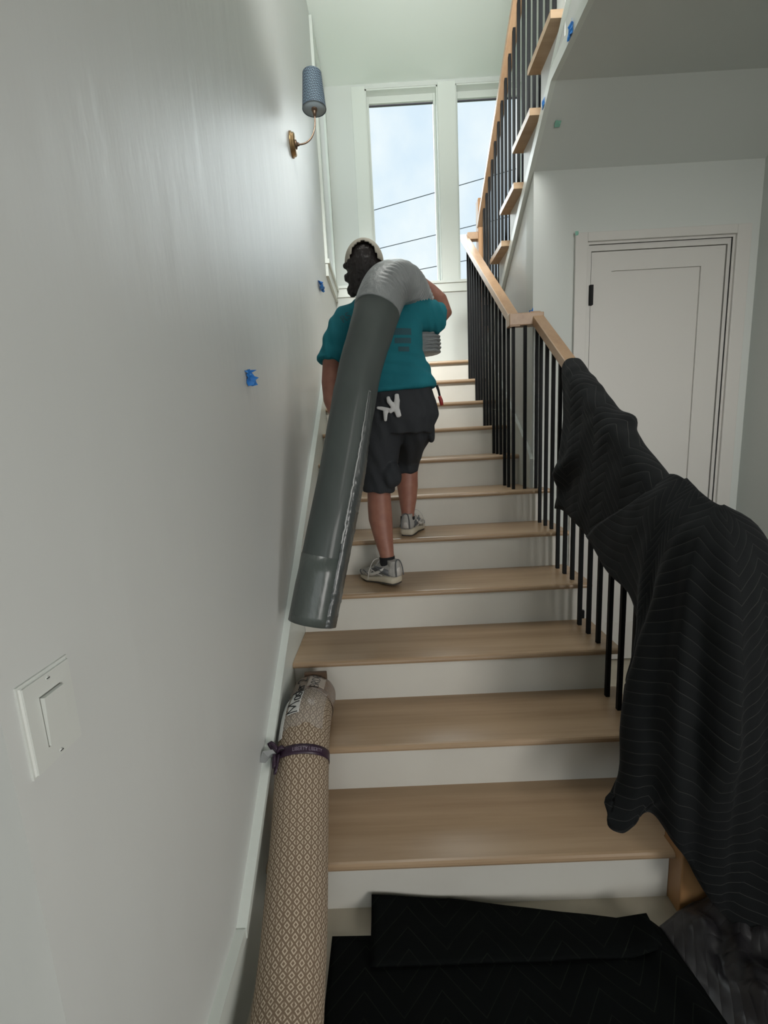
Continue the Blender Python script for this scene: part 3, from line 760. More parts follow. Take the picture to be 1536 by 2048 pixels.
# ------------------------------------------------------------------ wrapped rug carried on the shoulder
cp = [(.115, .435, .795, .086), (.20, .53, 1.14, .087), (.268, .62, 1.425, .087), (.338, .715, 1.735, .088), (.398, .775, 1.92, .092), (.440, .825, 2.045, .096), (.478, .885, 2.118, .094), (.535, .985, 2.160, .088), (.590, 1.085, 2.150, .078), (.628, 1.155, 2.095, .072), (.650, 1.195, 2.01, .070), (.657, 1.205, 1.93, .071), (.658, 1.205, 1.885, .066)]
pr = catmull(cp, 7)
ppts = [p[:3] for p in pr]; prad = [p[3] for p in pr]
cr = empty('wrapped_rug', (.4, .8, 1.5), 'long grey rug rolled in clear plastic, bent over the climbing person\'s shoulder', 'rug')
def wr(a, L, f):
    r = .0025 * noise.noise(Vector((math.cos(a) * 1.5, math.sin(a) * 1.5, L * 3)))
    if f > .5: r += .003 * noise.noise(Vector((math.cos(a) * 4, math.sin(a) * 4, L * 18)))
    return r
nB = 7 * 4 + 6
RF = (0, -1, 0)
tube('rug_roll', ppts[:nB], prad[:nB], ROLLG, cr, seg=40, disp=wr, caps=True, ref=(1, 0, 0))
WD = Vector((.72, -.68, -.12)).normalized()
def wrinkle(nv, L, f, f0, f1):
    g = f0 + (f1 - f0) * f
    w_ = max(0, min(1, (g - .405) * 14)) * max(0, min(1, (nv.dot(WD) - .45) * 2.6))
    ph = L * 330 + 2.2 * noise.noise(nv * 1.6) + 3 * noise.noise(Vector((L * 9, nv.x * 2, nv.y * 2)))
    return w_ * .0075 * (abs(math.sin(ph * .5)) * 2 - 1.2)
def wrapband(name, i0, i1, extra, m, caps=False, seg=72, fine=6):
    P = catmull([tuple(ppts[i]) + (prad[i] + extra,) for i in range(i0, i1 + 1)], fine)
    tot = len(P)
    f0 = i0 / (len(ppts) - 1); f1 = i1 / (len(ppts) - 1)
    return tube(name, [p[:3] for p in P], [p[3] for p in P], m, cr, seg=seg, caps=caps, ref=(1, 0, 0), disp=lambda a, L, f: wr(a, L, f0 + (f1 - f0) * f), dispv=lambda nv, L, f: wrinkle(nv, L, f, f0, f1))
wrapband('plastic_wrap', nB - 2, len(ppts) - 1, .004, ROLLL, True)
tube('plastic_band', ppts[0:6], [r + .002 for r in prad[0:6]], ROLLB, cr, seg=40, disp=wr, caps=True, ref=(1, 0, 0))
# loose film flap along the roll's right side, seam highlight painted as pale strip
PP, TT, _ = rot_frames(ppts)
def strip(name, n0, n1, prof_, m, thick=.001, fine=6, taper=True):
    vs, fs = [], []; Q = len(prof_)
    for i in range((n1 - n0) * fine + 1):
        f = n0 + i / fine; a = int(f); g = f - a; a2 = min(a + 1, len(ppts) - 1)
        p = PP[a].lerp(PP[a2], g); T = TT[a].lerp(TT[a2], g).normalized(); r = prad[a]
        nrm = Vector((1, 0, 0)); nrm = (nrm - nrm.dot(T) * T).normalized(); b = T.cross(nrm)
        wob = noise.noise(Vector((f * 1.9, 0, 5))) * .010 + noise.noise(Vector((f * 5, 2, 5))) * .004
        tp = min(1, .12 + .88 * ((n1 - f) / max(1, (n1 - n0) * .35))) if taper else 1
        for q_, off in prof_:
            q2 = prof_[0][0] + (q_ - prof_[0][0]) * tp + wob * 4; off = off * (.3 + .7 * tp); vs.append(p + (nrm * math.cos(q2) + b * math.sin(q2)) * (r + off + abs(wob) * .4))
    for i in range((n1 - n0) * fine):
        for k in range(Q - 1): fs.append((i * Q + k, i * Q + k + 1, (i + 1) * Q + k + 1, (i + 1) * Q + k))
    o = mesh(name, vs, fs, m, cr, True); md = o.modifiers.new('t', 'SOLIDIFY'); md.thickness = thick
    return o
SA = -.80
strip('film_flap', 0, 19, [(SA + .02, .002), (SA + .35, .006), (SA + .75, .010), (SA + 1.0, .003)], SEAMD)
strip('film_seam_glint', 6, 19, [(SA - .03, .001), (SA + .01, .0065), (SA + .05, .002)], SEAMGLINT)

# ------------------------------------------------------------------ person
pe = empty('person', (.43, 1.0, .76), 'person in teal t-shirt, dark shorts and cream cap climbing the stairs', 'person')
def arm_pieces():
    out = []
    # left arm hanging, hand steadying the roll behind it
    out.append(closedtube([(.25, 1.08, 2.03), (.205, 1.05, 1.93), (.192, 1.01, 1.80), (.186, .985, 1.74), (.192, .955, 1.66), (.222, .90, 1.57), (.250, .862, 1.525)], [.050, .046, .043, .041, .040, .031, .026]))
    # right arm: upper arm out, elbow, forearm up to the roll
    out.append(closedtube([(.60, 1.08, 2.08), (.68, 1.13, 2.06), (.745, 1.19, 2.065)], [.055, .050, .043]))
    out.append(closedtube([(.735, 1.18, 2.06), (.755, 1.195, 2.072), (.735, 1.205, 2.14), (.69, 1.215, 2.195), (.650, 1.215, 2.235)], [.040, .043, .041, .033, .025]))
    return out
def hand(palm_c, d, n, side, curl=1.0, s=1.0):
    """palm centre, finger direction d, palm normal n (facing the held thing), side: thumb direction"""
    palm_c, d, n, side = Vector(palm_c), Vector(d).normalized(), Vector(n).normalized(), Vector(side).normalized()
    out = [loft([(palm_c - d * .045 * s, side * .024 * s, n * .017 * s), (palm_c - d * .02 * s, side * .036 * s, n * .016 * s), (palm_c + d * .02 * s, side * .041 * s, n * .014 * s), (palm_c + d * .046 * s, side * .038 * s, n * .011 * s)], 16)]
    for k, (o_, L) in enumerate([(.031, .070), (.011, .078), (-.010, .073), (-.030, .058)]):
        b = palm_c + d * .036 * s + side * o_ * s
        ds = d; pts = [b]; rd = [.0095 * s]
        for seg_, fr in enumerate((.45, .32, .23)):
            a = curl * (.30 + .38 * seg_)
            ds = (d * math.cos(a) + n * math.sin(a)).normalized()
            pts.append(pts[-1] + ds * L * fr * s); rd.append((.0090 - .0010 * seg_) * s)
        out.append(closedtube(pts, rd, 10))
    b = palm_c - d * .022 * s + side * .030 * s
    t1 = (side * .75 + d * .55 + n * .35).normalized(); t2 = (side * .25 + d * .8 + n * .6).normalized()
    out.append(closedtube([b, b + t1 * .034 * s, b + t1 * .034 * s + t2 * .030 * s, b + t1 * .034 * s + t2 * .052 * s], [.012 * s, .0108 * s, .0098 * s, .0085 * s], 10))
    return out
bod = []
bod.append(loft([((.49, 1.02, 1.58), (.15, 0, 0), (0, .10, 0)), ((.495, 1.02, 1.70), (.15, 0, 0), (0, .095, 0)), ((.475, 1.05, 1.86), (.135, 0, 0), (0, .09, 0)),
                 ((.455, 1.08, 1.99), (.15, 0, .01), (0, .095, 0)), ((.44, 1.10, 2.07), (.14, 0, .01), (0, .07, 0)), ((.41, 1.10, 2.12), (.07, 0, 0), (0, .06, 0))]))
bod.append(closedtube([(.425, 1.09, 2.06), (.40, 1.095, 2.13), (.385, 1.11, 2.20), (.378, 1.12, 2.24)], [.062, .054, .052, .055], squash=(1, 1)))
hc = Vector((.372, 1.135, 2.285)); hr = Matrix.Rotation(-.12, 3, 'X')
bod.append(ellipsoid(hc, (.074, .094, .100), rotm=hr))
bod.append(ellipsoid(hc + Vector((0, .035, -.055)), (.056, .062, .055)))                # jaw
bod.append(closedtube([hc + Vector((0, .088, .012)), hc + Vector((0, .108, -.010)), hc + Vector((0, .104, -.020))], [.009, .013, .011]))   # nose
for s_ in (-1, 1):
    bod.append(ellipsoid(hc + Vector((s_ * .076, .005, -.008)), (.008, .018, .030), 10, 8))     # ears
    bod.append(ellipsoid(hc + Vector((s_ * .032, .086, .022)), (.022, .010, .008), 10, 6))      # brows
bod += arm_pieces()
bod += hand((.268, .835, 1.495), (.35, -.25, -.9), (.35, -.85, .1), (-.6, -.55, -.2), .9)
bod += hand((.618, 1.205, 2.255), (-.85, -.35, .10), (-.05, -.45, -.9), (.2, -.75, .2), 1.2)
# legs (sections follow thigh, knee, calf, ankle)
bod.append(closedtube([(.42, 1.02, 1.60), (.405, 1.03, 1.45), (.390, 1.035, 1.30), (.386, 1.035, 1.22), (.386, 1.02, 1.14), (.388, 1.005, 1.08), (.398, .985, .99), (.410, .960, .91), (.415, .950, .86), (.415, .95, .82)],
                      [.088, .080, .064, .058, .060, .060, .048, .036, .034, .036], 20))
bod.append(closedtube([(.565, 1.02, 1.60), (.566, 1.11, 1.50), (.553, 1.22, 1.40), (.545, 1.25, 1.34), (.540, 1.23, 1.27), (.5385, 1.225, 1.21), (.537, 1.215, 1.14), (.533, 1.195, 1.07), (.530, 1.185, 1.04), (.53, 1.185, .99)],
                      [.088, .082, .068, .060, .057, .057, .048, .036, .034, .036], 20))
body = remesh('body', bod, SKIN, pe, .0055, 4)
for s_ in (-1, 1):
    e = ellipsoid(hc + Vector((s_ * .032, .084, .004)), (.012, .012, .012), 12, 8); eo = mesh('eye', e[0], e[1], EYE, pe, True)
    e = ellipsoid(hc + Vector((s_ * .032, .0945, .004)), (.005, .003, .005), 10, 6); mesh('iris', e[0], e[1], IRIS, eo, True)
e = ellipsoid(hc + Vector((0, .097, -.048)), (.022, .006, .007), 12, 6); mesh('mouth', e[0], e[1], LIP, pe, True)

# hair: curly mass under the cap, bushier at the left of the neck
hp = [ellipsoid(hc + Vector((-.004, -.030, -.012)), (.080, .078, .085)), ellipsoid(hc + Vector((-.026, -.052, -.060)), (.058, .046, .058)), ellipsoid(hc + Vector((-.018, -.055, -.115)), (.036, .030, .040)), ellipsoid(hc + Vector((-.002, -.034, .028)), (.070, .066, .062))]
rnd = random.Random(4)
for _ in range(46):
    a = rnd.uniform(PI * 1.02, PI * 1.9); z = rnd.uniform(-.14, .01)
    r = .072 - max(0, -z - .07) * .35
    c = hc + Vector((-.016 + math.cos(a) * r, -.028 + math.sin(a) * r * .75, z))
    hp.append(ellipsoid(c, [rnd.uniform(.010, .019)] * 3, 8, 6))
hair = remesh('hair', hp, HAIRM, pe, .0045, 1, disp=lambda c: .0035 * noise.noise(c * 70))
# cap: dome with an arched opening at the back, strap and brim
capv, capf = [], []
cc = hc + Vector((0, -.008, .018)); NA, NR = 48, 16; ca = Matrix.Rotation(-.02, 3, 'X')
keep = {}
for i in range(NR + 1):
    ph = (PI * .53) * i / NR
    for k in range(NA):
        a = 2 * PI * k / NA
        v = Vector((.0895 * math.sin(ph) * math.cos(a), .103 * math.sin(ph) * math.sin(a), .100 * math.cos(ph)))
        capv.append(cc + ca @ v)
for i in range(NR):
    for k in range(NA):
        a = 2 * PI * (k + .5) / NA; da = abs(((a - 1.5 * PI + PI) % (2 * PI)) - PI); ph = (PI * .53) * (i + .5) / NR
        if (da / .74) ** 2 + ((ph - PI * .53) / (PI * .25)) ** 2 < 1: continue
        k2 = (k + 1) % NA; capf.append((i * NA + k, (i + 1) * NA + k, (i + 1) * NA + k2, i * NA + k2))
cap = mesh('cap', capv, capf, CAPM, pe, True); md = cap.modifiers.new('t', 'SOLIDIFY'); md.thickness = .0035; md.offset = 1
bv, bf = [], []
for i in range(13):
    a = PI * .14 + PI * .72 * i / 12
    for j in range(5):
        t_ = j / 4; rx = .0895 + .006 * t_; bv.append(cc + Vector((rx * math.cos(a) * (1 - .05 * t_), .103 * math.sin(a) + .075 * t_ * math.sin(a) ** .7, -.010 - .022 * t_ - .012 * (math.cos(a) ** 2))))
for i in range(12):
    for j in range(4): bf.append((i * 5 + j, (i + 1) * 5 + j, (i + 1) * 5 + j + 1, i * 5 + j + 1))
br_ = mesh('brim', bv, bf, CAPM, cap, True); md = br_.modifiers.new('t', 'SOLIDIFY'); md.thickness = .004
e = ellipsoid(cc + Vector((0, 0, .102)), (.006, .006, .004), 10, 6); mesh('cap_button', e[0], e[1], CAPM, cap, True)

# t-shirt
def fold(c):
    d = .004 + .0035 * noise.noise(Vector((c.x * 6, c.y * 6, c.z * 16)))
    w = math.exp(-((c.z - 1.79) / .10) ** 2)
    d += w * .0035 * math.sin((c.z + (c.x - .5) * .35) * 110 + 3 * noise.noise(c * 5))
    ws = max(0, min(1, (c.x - .64) / .05)) 
    d += ws * .003 * math.sin(c.x * 170 + c.z * 60 + 2 * noise.noise(c * 9))
    wl = max(0, min(1, (.26 - c.x) / .06))
    d += wl * .003 * math.sin(c.x * 130 + c.z * 25)
    d += .004 * noise.noise(Vector((c.x * 14, c.y * 10, c.z * 9)))
    return d
def tl_(c, ax, r1, r2, ref=(0, 1, 0)):
    ax = Vector(ax).normalized(); a = Vector(ref); a = (a - a.dot(ax) * ax).normalized(); b = ax.cross(a)
    return (c, a * r1, b * r2)
dl = (-.26, -.25, -.95)
sh_ = [loft([((.497, 1.02, 1.688), (.188, 0, .012), (0, .135, 0)), ((.497, 1.02, 1.70), (.190, 0, .012), (0, .136, 0)), ((.488, 1.03, 1.77), (.172, 0, .01), (0, .125, 0)), ((.468, 1.05, 1.86), (.160, 0, .0), (0, .118, 0)),
                  ((.452, 1.07, 1.96), (.176, 0, .0), (0, .118, 0)), ((.440, 1.09, 2.04), (.186, 0, .01), (0, .104, .01)), ((.428, 1.10, 2.088), (.160, 0, .014), (0, .086, .012)), ((.405, 1.10, 2.135), (.082, 0, .004), (0, .068, .008))], 32, 2.3),
       loft([tl_((.335, 1.09, 2.065), (-1, 0, -.25), .060, .050), tl_((.285, 1.09, 2.040), (-.8, -.1, -.6), .072, .070), tl_((.245, 1.075, 1.985), (-.5, -.2, -.85), .074, .070), tl_((.218, 1.055, 1.92), dl, .070, .066), tl_((.196, 1.035, 1.855), dl, .068, .063), tl_((.191, 1.03, 1.838), dl, .067, .062)], 24),
       loft([tl_((.54, 1.09, 2.065), (1, .1, .0), .070, .065), tl_((.60, 1.095, 2.062), (1, .2, -.05), .074, .074), tl_((.66, 1.12, 2.052), (1, .5, -.05), .068, .072), tl_((.715, 1.155, 2.046), (1, .6, .0), .060, .070), tl_((.728, 1.163, 2.046), (1, .6, .0), .059, .070)], 24)]
shirt = remesh('t_shirt', sh_, TEAL, pe, .006, 9, disp=fold)
# faded back print: small marks by the left shoulder, block at the lower right
from mathutils.bvhtree import BVHTree
def snap(o, pts, d, off=.0015):
    base_ = wloc(o.parent) + o.location
    bvh = BVHTree.FromPolygons([v.co + base_ for v in o.data.vertices], [tuple(p.vertices) for p in o.data.polygons])
    out = []
    for p in pts:
        h = bvh.ray_cast(Vector(p), Vector(d))
        out.append((h[0] - Vector(d) * off) if h[0] else Vector(p))
    return out
def printtext(txt, size, c, rot, name):
    cu = bpy.data.curves.new(name, 'FONT'); cu.body = txt; cu.size = size
    o = bpy.data.objects.new('tmp', cu); C.objects.link(o)
    dg = bpy.context.evaluated_depsgraph_get(); dg.update()
    me = bpy.data.meshes.new_from_object(o.evaluated_get(dg)); bpy.data.objects.remove(o)
    P = [Vector((c[0] + v.co.x * math.cos(rot) - v.co.y * math.sin(rot), .5, c[1] + v.co.x * math.sin(rot) + v.co.y * math.cos(rot))) for v in me.vertices]
    Q = snap(shirt, P, (0, 1, 0))
    for v, q_ in zip(me.vertices, Q): v.co = q_
    me.materials.clear(); return link(name, me, PRINTM, shirt)
printtext('RS', .048, (.262, 2.005), .55, 'back_print')
for (a, b, w_, h_) in ((.488, 1.93, .085, .030), (.495, 1.892, .075, .025), (.51, 1.855, .05, .022)):
    N = 8; P = [Vector((a + w_ * i / N, .5, b + h_ * j)) for j in (0, 1) for i in range(N + 1)]; Q = snap(shirt, P, (0, 1, 0))
    mesh('back_print', Q, [(i, i + 1, N + 2 + i, N + 1 + i) for i in range(N)], PRINTM, shirt)

# shorts
def fold2(c): return .006 * noise.noise(Vector((c.x * 9, c.y * 9, c.z * 12))) + .003 * math.sin(c.x * 90 + c.z * 30 + 3 * noise.noise(c * 6))
sp_ = [loft([((.497, 1.02, 1.705), (.165, 0, 0), (0, .115, 0)), ((.503, 1.02, 1.64), (.180, 0, 0), (0, .128, 0)), ((.505, 1.02, 1.57), (.185, 0, 0), (0, .130, 0)), ((.50, 1.03, 1.49), (.165, 0, 0), (0, .115, 0))], 32, 2.3),
       loft([((.42, 1.02, 1.60), (.10, 0, 0), (0, .118, 0)), ((.408, 1.03, 1.45), (.102, 0, 0), (0, .11, 0)), ((.394, 1.035, 1.33), (.090, 0, 0), (0, .092, 0)), ((.388, 1.03, 1.222), (.080, 0, -.005), (0, .082, 0)), ((.388, 1.03, 1.213), (.079, 0, -.005), (0, .081, 0))], 24),
       loft([((.580, 1.03, 1.60), (.100, 0, 0), (0, .118, .03)), ((.580, 1.10, 1.50), (.092, 0, .0), (0, .10, .05)), ((.560, 1.19, 1.41), (.074, 0, 0), (0, .09, .05)), ((.546, 1.235, 1.35), (.064, 0, 0), (0, .085, .02)), ((.541, 1.235, 1.30), (.062, 0, .0), (0, .072, .0)), ((.540, 1.235, 1.285), (.061, 0, 0), (0, .070, 0))], 24),
       ellipsoid((.655, 1.05, 1.50), (.026, .06, .06)), ellipsoid((.45, .985, 1.30), (.05, .06, .07))]
shorts = remesh('shorts', sp_, SHORTM, pe, .006, 4, disp=fold2)

# socks and shoes
def shoe(heel, toe, zt_, lift, name_lbl):
    heel, toe = Vector((*heel, zt_)), Vector((*toe, zt_)); d_ = (toe - heel).normalized(); Lf = (toe - heel).length; sdv = Vector((d_.y, -d_.x, 0)) * 1.14; up = Vector((0, 0, 1))
    def P(t, s_, z): return heel + d_ * Lf * t + sdv * s_ + up * (z * 1.22 + lift * max(0, 1 - t / .6))
    so_ = loft([(P(-.01, 0, .018), sdv * .022, up * .014), (P(.03, 0, .018), sdv * .034, up * .018), (P(.2, 0, .023), sdv * .037, up * .024), (P(.45, 0, .018), sdv * .034, up * .018), (P(.7, 0, .014), sdv * .046, up * .014), (P(.9, 0, .015), sdv * .036, up * .012), (P(1.0, 0, .022), sdv * .016, up * .006)], 20, 3.2)
    root = empty('shoe', heel); root.parent = pe; root.location = heel - wloc(pe)
    mesh('sole', so_[0], so_[1], SOLE, root, True)
    ou_ = loft([(P(.0, 0, .003), sdv * .026, up * .003), (P(.2, 0, .003), sdv * .034, up * .003), (P(.45, 0, .003), sdv * .030, up * .003), (P(.7, 0, .003), sdv * .043, up * .003), (P(.93, 0, .006), sdv * .028, up * .003)], 16, 3)
    mesh('outsole', ou_[0], ou_[1], OUTSOLE, root, True)
    up_ = [loft([(P(.02, 0, .035), sdv * .028, d_ * .022), (P(.05, 0, .06), sdv * .027, d_ * .026), (P(.09, 0, .085), sdv * .026, d_ * .032), (P(.10, 0, .098), sdv * .025, d_ * .032)], 16),
           loft([(P(.0, 0, .045), sdv * .022, up * .022), (P(.06, 0, .052), sdv * .033, up * .034), (P(.25, 0, .056), sdv * .035, up * .040), (P(.42, 0, .054), sdv * .034, up * .038), (P(.60, 0, .044), sdv * .040, up * .028), (P(.78, 0, .035), sdv * .041, up * .022), (P(.92, 0, .031), sdv * .031, up * .015), (P(.99, 0, .028), sdv * .014, up * .008)], 20, 2.3),
           loft([(P(.25, 0, .07), sdv * .024, up * .024), (P(.36, 0, .085), sdv * .020, up * .020), (P(.45, 0, .078), sdv * .018, up * .016)], 12)]
    remesh('upper', up_, SHOEM, root, .004, 3)
    # overlays
    def band(pts, w_, m, nm):
        vs, fs = [], []
        for p, q_ in pts: vs += [p, q_]
        for i in range(len(pts) - 1): fs.append((2 * i, 2 * i + 2, 2 * i + 3, 2 * i + 1))
        o = mesh(nm, vs, fs, m, root, True); md = o.modifiers.new('t', 'SOLIDIFY'); md.thickness = .004; md.offset = 0
    for s_ in (-1, 1):
        band([(P(.10, s_ * .0345, .04), P(.10, s_ * .0335, .062)), (P(.25, s_ * .0375, .046), P(.25, s_ * .0365, .070)), (P(.40, s_ * .036, .040), P(.42, s_ * .034, .072)), (P(.55, s_ * .0385, .034), P(.56, s_ * .034, .060))], 0, SHOED, 'overlay')
        band([(P(.22, s_ * .0385, .060), P(.20, s_ * .037, .072)), (P(.36, s_ * .038, .044), P(.37, s_ * .0375, .056)), (P(.52, s_ * .040, .032), P(.54, s_ * .0395, .044)), (P(.70, s_ * .044, .030), P(.70, s_ * .042, .042))], 0, SHOEW, 'overlay')
    for s_ in (-1, 1):
        for pts_ in ([(.06, .036, .040), (.22, .0395, .052), (.40, .037, .066), (.50, .030, .076)], [(.24, .039, .038), (.42, .0375, .046), (.60, .036, .060)], [(.62, .0425, .034), (.72, .041, .044), (.82, .034, .046)], [(.86, .036, .026), (.93, .030, .036), (.97, .018, .038)]):
            tube('stripe', catmull([tuple(P(t_, s_ * a_, z_)) for t_, a_, z_ in pts_], 4), .0028, SHOED if pts_[0][0] != .24 else SHOEW, root, seg=8)
    arc = [P(-.085 + .02, -.021, .036), P(-.05, -.019, .07), P(-.025, -.012, .094), P(-.015, 0, .101), P(-.025, .012, .094), P(-.05, .019, .07), P(-.065, .021, .036)]
    tube('heel_loop', catmull([tuple(p) for p in arc], 4), .003, SHOED, root, seg=8)
    tb = loft([(P(-.035, 0, .04), sdv * .016, d_ * .01), (P(-.02, 0, .065), sdv * .014, d_ * .008), (P(.0, 0, .085), sdv * .008, d_ * .006)], 12)
    mesh('heel_tab', tb[0], tb[1], SHOEW, root, True)
    for j in range(4):
        t_ = .42 + j * .07; z = .094 - j * .012
        tube('lace', [P(t_, -.022, z - .010), P(t_ + .01, 0, z + .002), P(t_ + .02, .022, z - .010)], .0025, SHOEW, root, seg=8)
    tube('lace', catmull([tuple(P(.44, 0, .095)), tuple(P(.42, .03, .105)), tuple(P(.46, .055, .07)), tuple(P(.52, .050, .02))], 5), .002, SHOEW, root, seg=8)
    tube('lace', catmull([tuple(P(.44, 0, .095)), tuple(P(.46, -.035, .10)), tuple(P(.54, -.052, .06)), tuple(P(.60, -.052, .015))], 5), .002, SHOEW, root, seg=8)
    return root
shoe((.458, .900), (.280, 1.078), .76, .012, '')
shoe((.520, 1.150), (.605, 1.375), .95, .0, '')
for pts in ([(.414, .952, .80), (.414, .950, .85), (.411, .954, .897)], [(.531, 1.195, .99), (.530, 1.186, 1.03), (.531, 1.188, 1.052)]):
    tube('sock', pts, [.040, .0385, .0385], SOCK, pe, seg=20)

# white gloves hanging from the back pocket
gl = empty('work_gloves', (.46, .885, 1.61), 'pair of white work gloves tucked into back pocket of dark shorts', 'gloves')
def glove(c, parts, nm='glove'):
    pcs = []
    for pts, rads in parts: pcs.append(closedtube([Vector(c) + Vector(p) for p in pts], rads, 12, squash=(1, .6), ref=(1, 0, 0)))
    return remesh(nm, pcs, GLOVE, gl, .003, 2)
glove((.488, .880, 1.606), [([(0, 0, .0), (.004, -.004, .03), (.004, -.002, .058)], [.014, .013, .010]), ([(-.012, -.004, .004), (-.032, -.004, .03), (-.036, -.002, .048)], [.012, .011, .009]), ([(0, -.002, 0), (.004, -.006, -.02), (.010, -.006, -.04)], [.013, .014, .012]), ([(0, 0, 0), (-.02, -.004, -.008), (-.032, -.004, -.018)], [.012, .012, .010])])
glove((.452, .882, 1.598), [([(0, 0, 0), (-.014, -.004, -.010), (-.016, -.004, -.048)], [.012, .012, .007]), ([(0, 0, 0), (-.030, -.002, .008), (-.05, 0, .012)], [.010, .009, .008]), ([(0, 0, 0), (.014, -.002, .0)], [.010, .010])])
# red handled tool at the right pocket
tl = empty('pocket_tool', (.688, 1.0, 1.66), 'small red handled tool clipped at the right pocket of the shorts', 'tool')
tube('clip', [(.684, .985, 1.705), (.692, .985, 1.68), (.698, .985, 1.65)], [.007, .006, .005], BLACK, tl, seg=10)
tube('handle', [(.695, .985, 1.655), (.702, .985, 1.635), (.706, .985, 1.612)], [.008, .0095, .008], RED, tl, seg=12)

# ------------------------------------------------------------------ blankets
def sheet(name, grid, m, thick=.012, bump=None, label=None, cat='blanket', group=None, sub=True):
    """grid[i][j] -> Vector; uv in metres"""
    ni, nj = len(grid), len(grid[0]); vs, uvs, fs = [], [], []
    for i in range(ni):
        for j in range(nj):
            vs.append(grid[i][j])
    rowL = [0] * ni
    U = [[0] * nj for _ in range(ni)]; Vv = [[0] * nj for _ in range(ni)]
    for i in range(ni):
        for j in range(1, nj): Vv[i][j] = Vv[i][j - 1] + (grid[i][j] - grid[i][j - 1]).length
    um = [0] * ni
    for i in range(1, ni):
        um[i] = um[i - 1] + sum((grid[i][j] - grid[i - 1][j]).length for j in range(0, nj, 4)) / len(range(0, nj, 4))
    for i in range(ni):
        for j in range(nj): uvs.append((um[i], Vv[i][j]))
    for i in range(ni - 1):
        for j in range(nj - 1): fs.append((i * nj + j, (i + 1) * nj + j, (i + 1) * nj + j + 1, i * nj + j + 1))
    o = mesh(name, vs, fs, m, None, True, uvs)
    if bump:
        ns = [v.normal.copy() for v in o.data.vertices]
        for v, n_ in zip(o.data.vertices, ns): v.co += n_ * bump(v.co)
    md = o.modifiers.new('t', 'SOLIDIFY'); md.thickness = thick; md.offset = 0
    return tag(o, label, cat, group)
def wrink(c): return .006 * noise.noise(c * 7) + .0035 * noise.noise(c * 18)
# A: draped over the middle of the lower handrail. stations along the rail
A = [  # ytop, left hem (x,y,z), left mid bulge (x,y,z), right hem z
    ((1.293, .925), (1.225, .815, 1.13), (1.228, .835, 1.50)),
    ((1.293, .90), (1.180, .800, 1.125), (1.215, .82, 1.43)),
    ((1.293, .84), (1.190, .740, 1.125), (1.218, .77, 1.40)),
    ((1.293, .74), (1.195, .640, 1.100), (1.215, .68, 1.33)),
    ((1.293, .62), (1.200, .520, 1.050), (1.215, .56, 1.25)),
    ((1.293, .48), (1.200, .40, 1.01), (1.215, .44, 1.17)),
    ((1.293, .33), (1.205, .26, .95), (1.218, .29, 1.08)),
    ((1.293, .20), (1.215, .14, .90), (1.225, .17, 1.0)),
]
prof = []
for (tx, ty), hm, mid in A:
    ztop = railz(ty) + .014
    row = [hm, tuple((a + b) / 2 for a, b in zip(hm, mid)), mid, (1.236, (mid[1] + ty) / 2, (mid[2] + ztop) / 2 + .02), (1.246, ty - .004, ztop - .045), (1.262, ty, ztop - .006), (1.293, ty, ztop + .004), (1.326, ty, ztop - .006), (1.340, ty, ztop - .05), (1.348, ty, ztop - .18), (1.356, ty - .02, ztop - .36), (1.362, ty - .03, ztop - .52)]
    prof.append(catmull(row, 5))
cols = [catmull([prof[i][j] for i in range(len(prof))], 10) for j in range(len(prof[0]))]
grid = [[Vector(cols[j][i]) for j in range(len(cols))] for i in range(len(cols[0]))]
def bumpA(c):
    # tucked fold ridge running from the rail crest down-left to the hem corner
    def seg_d(p, a, b):
        ab = b - a; t_ = max(0, min(1, (p - a).dot(ab) / ab.dot(ab))); return (p - (a + ab * t_)).length, t_
    d1, t1 = seg_d(c, Vector((1.34, .52, 1.49)), Vector((1.19, .82, 1.27)))
    d = .026 * math.exp(-(d1 / .035) ** 2)
    d2, _ = seg_d(c, Vector((1.27, .46, 1.40)), Vector((1.19, .80, 1.20))); d -= .008 * math.exp(-(d2 / .025) ** 2)
    d3, _ = seg_d(c, Vector((1.27, .60, 1.5)), Vector((1.20, .80, 1.38))); d += .008 * math.exp(-(d3 / .02) ** 2)
    return d + wrink(c)
sheet('moving_blanket', grid, BLANK, .012, bumpA, 'black quilted moving blanket draped over the sloping middle of lower handrail', 'blanket')
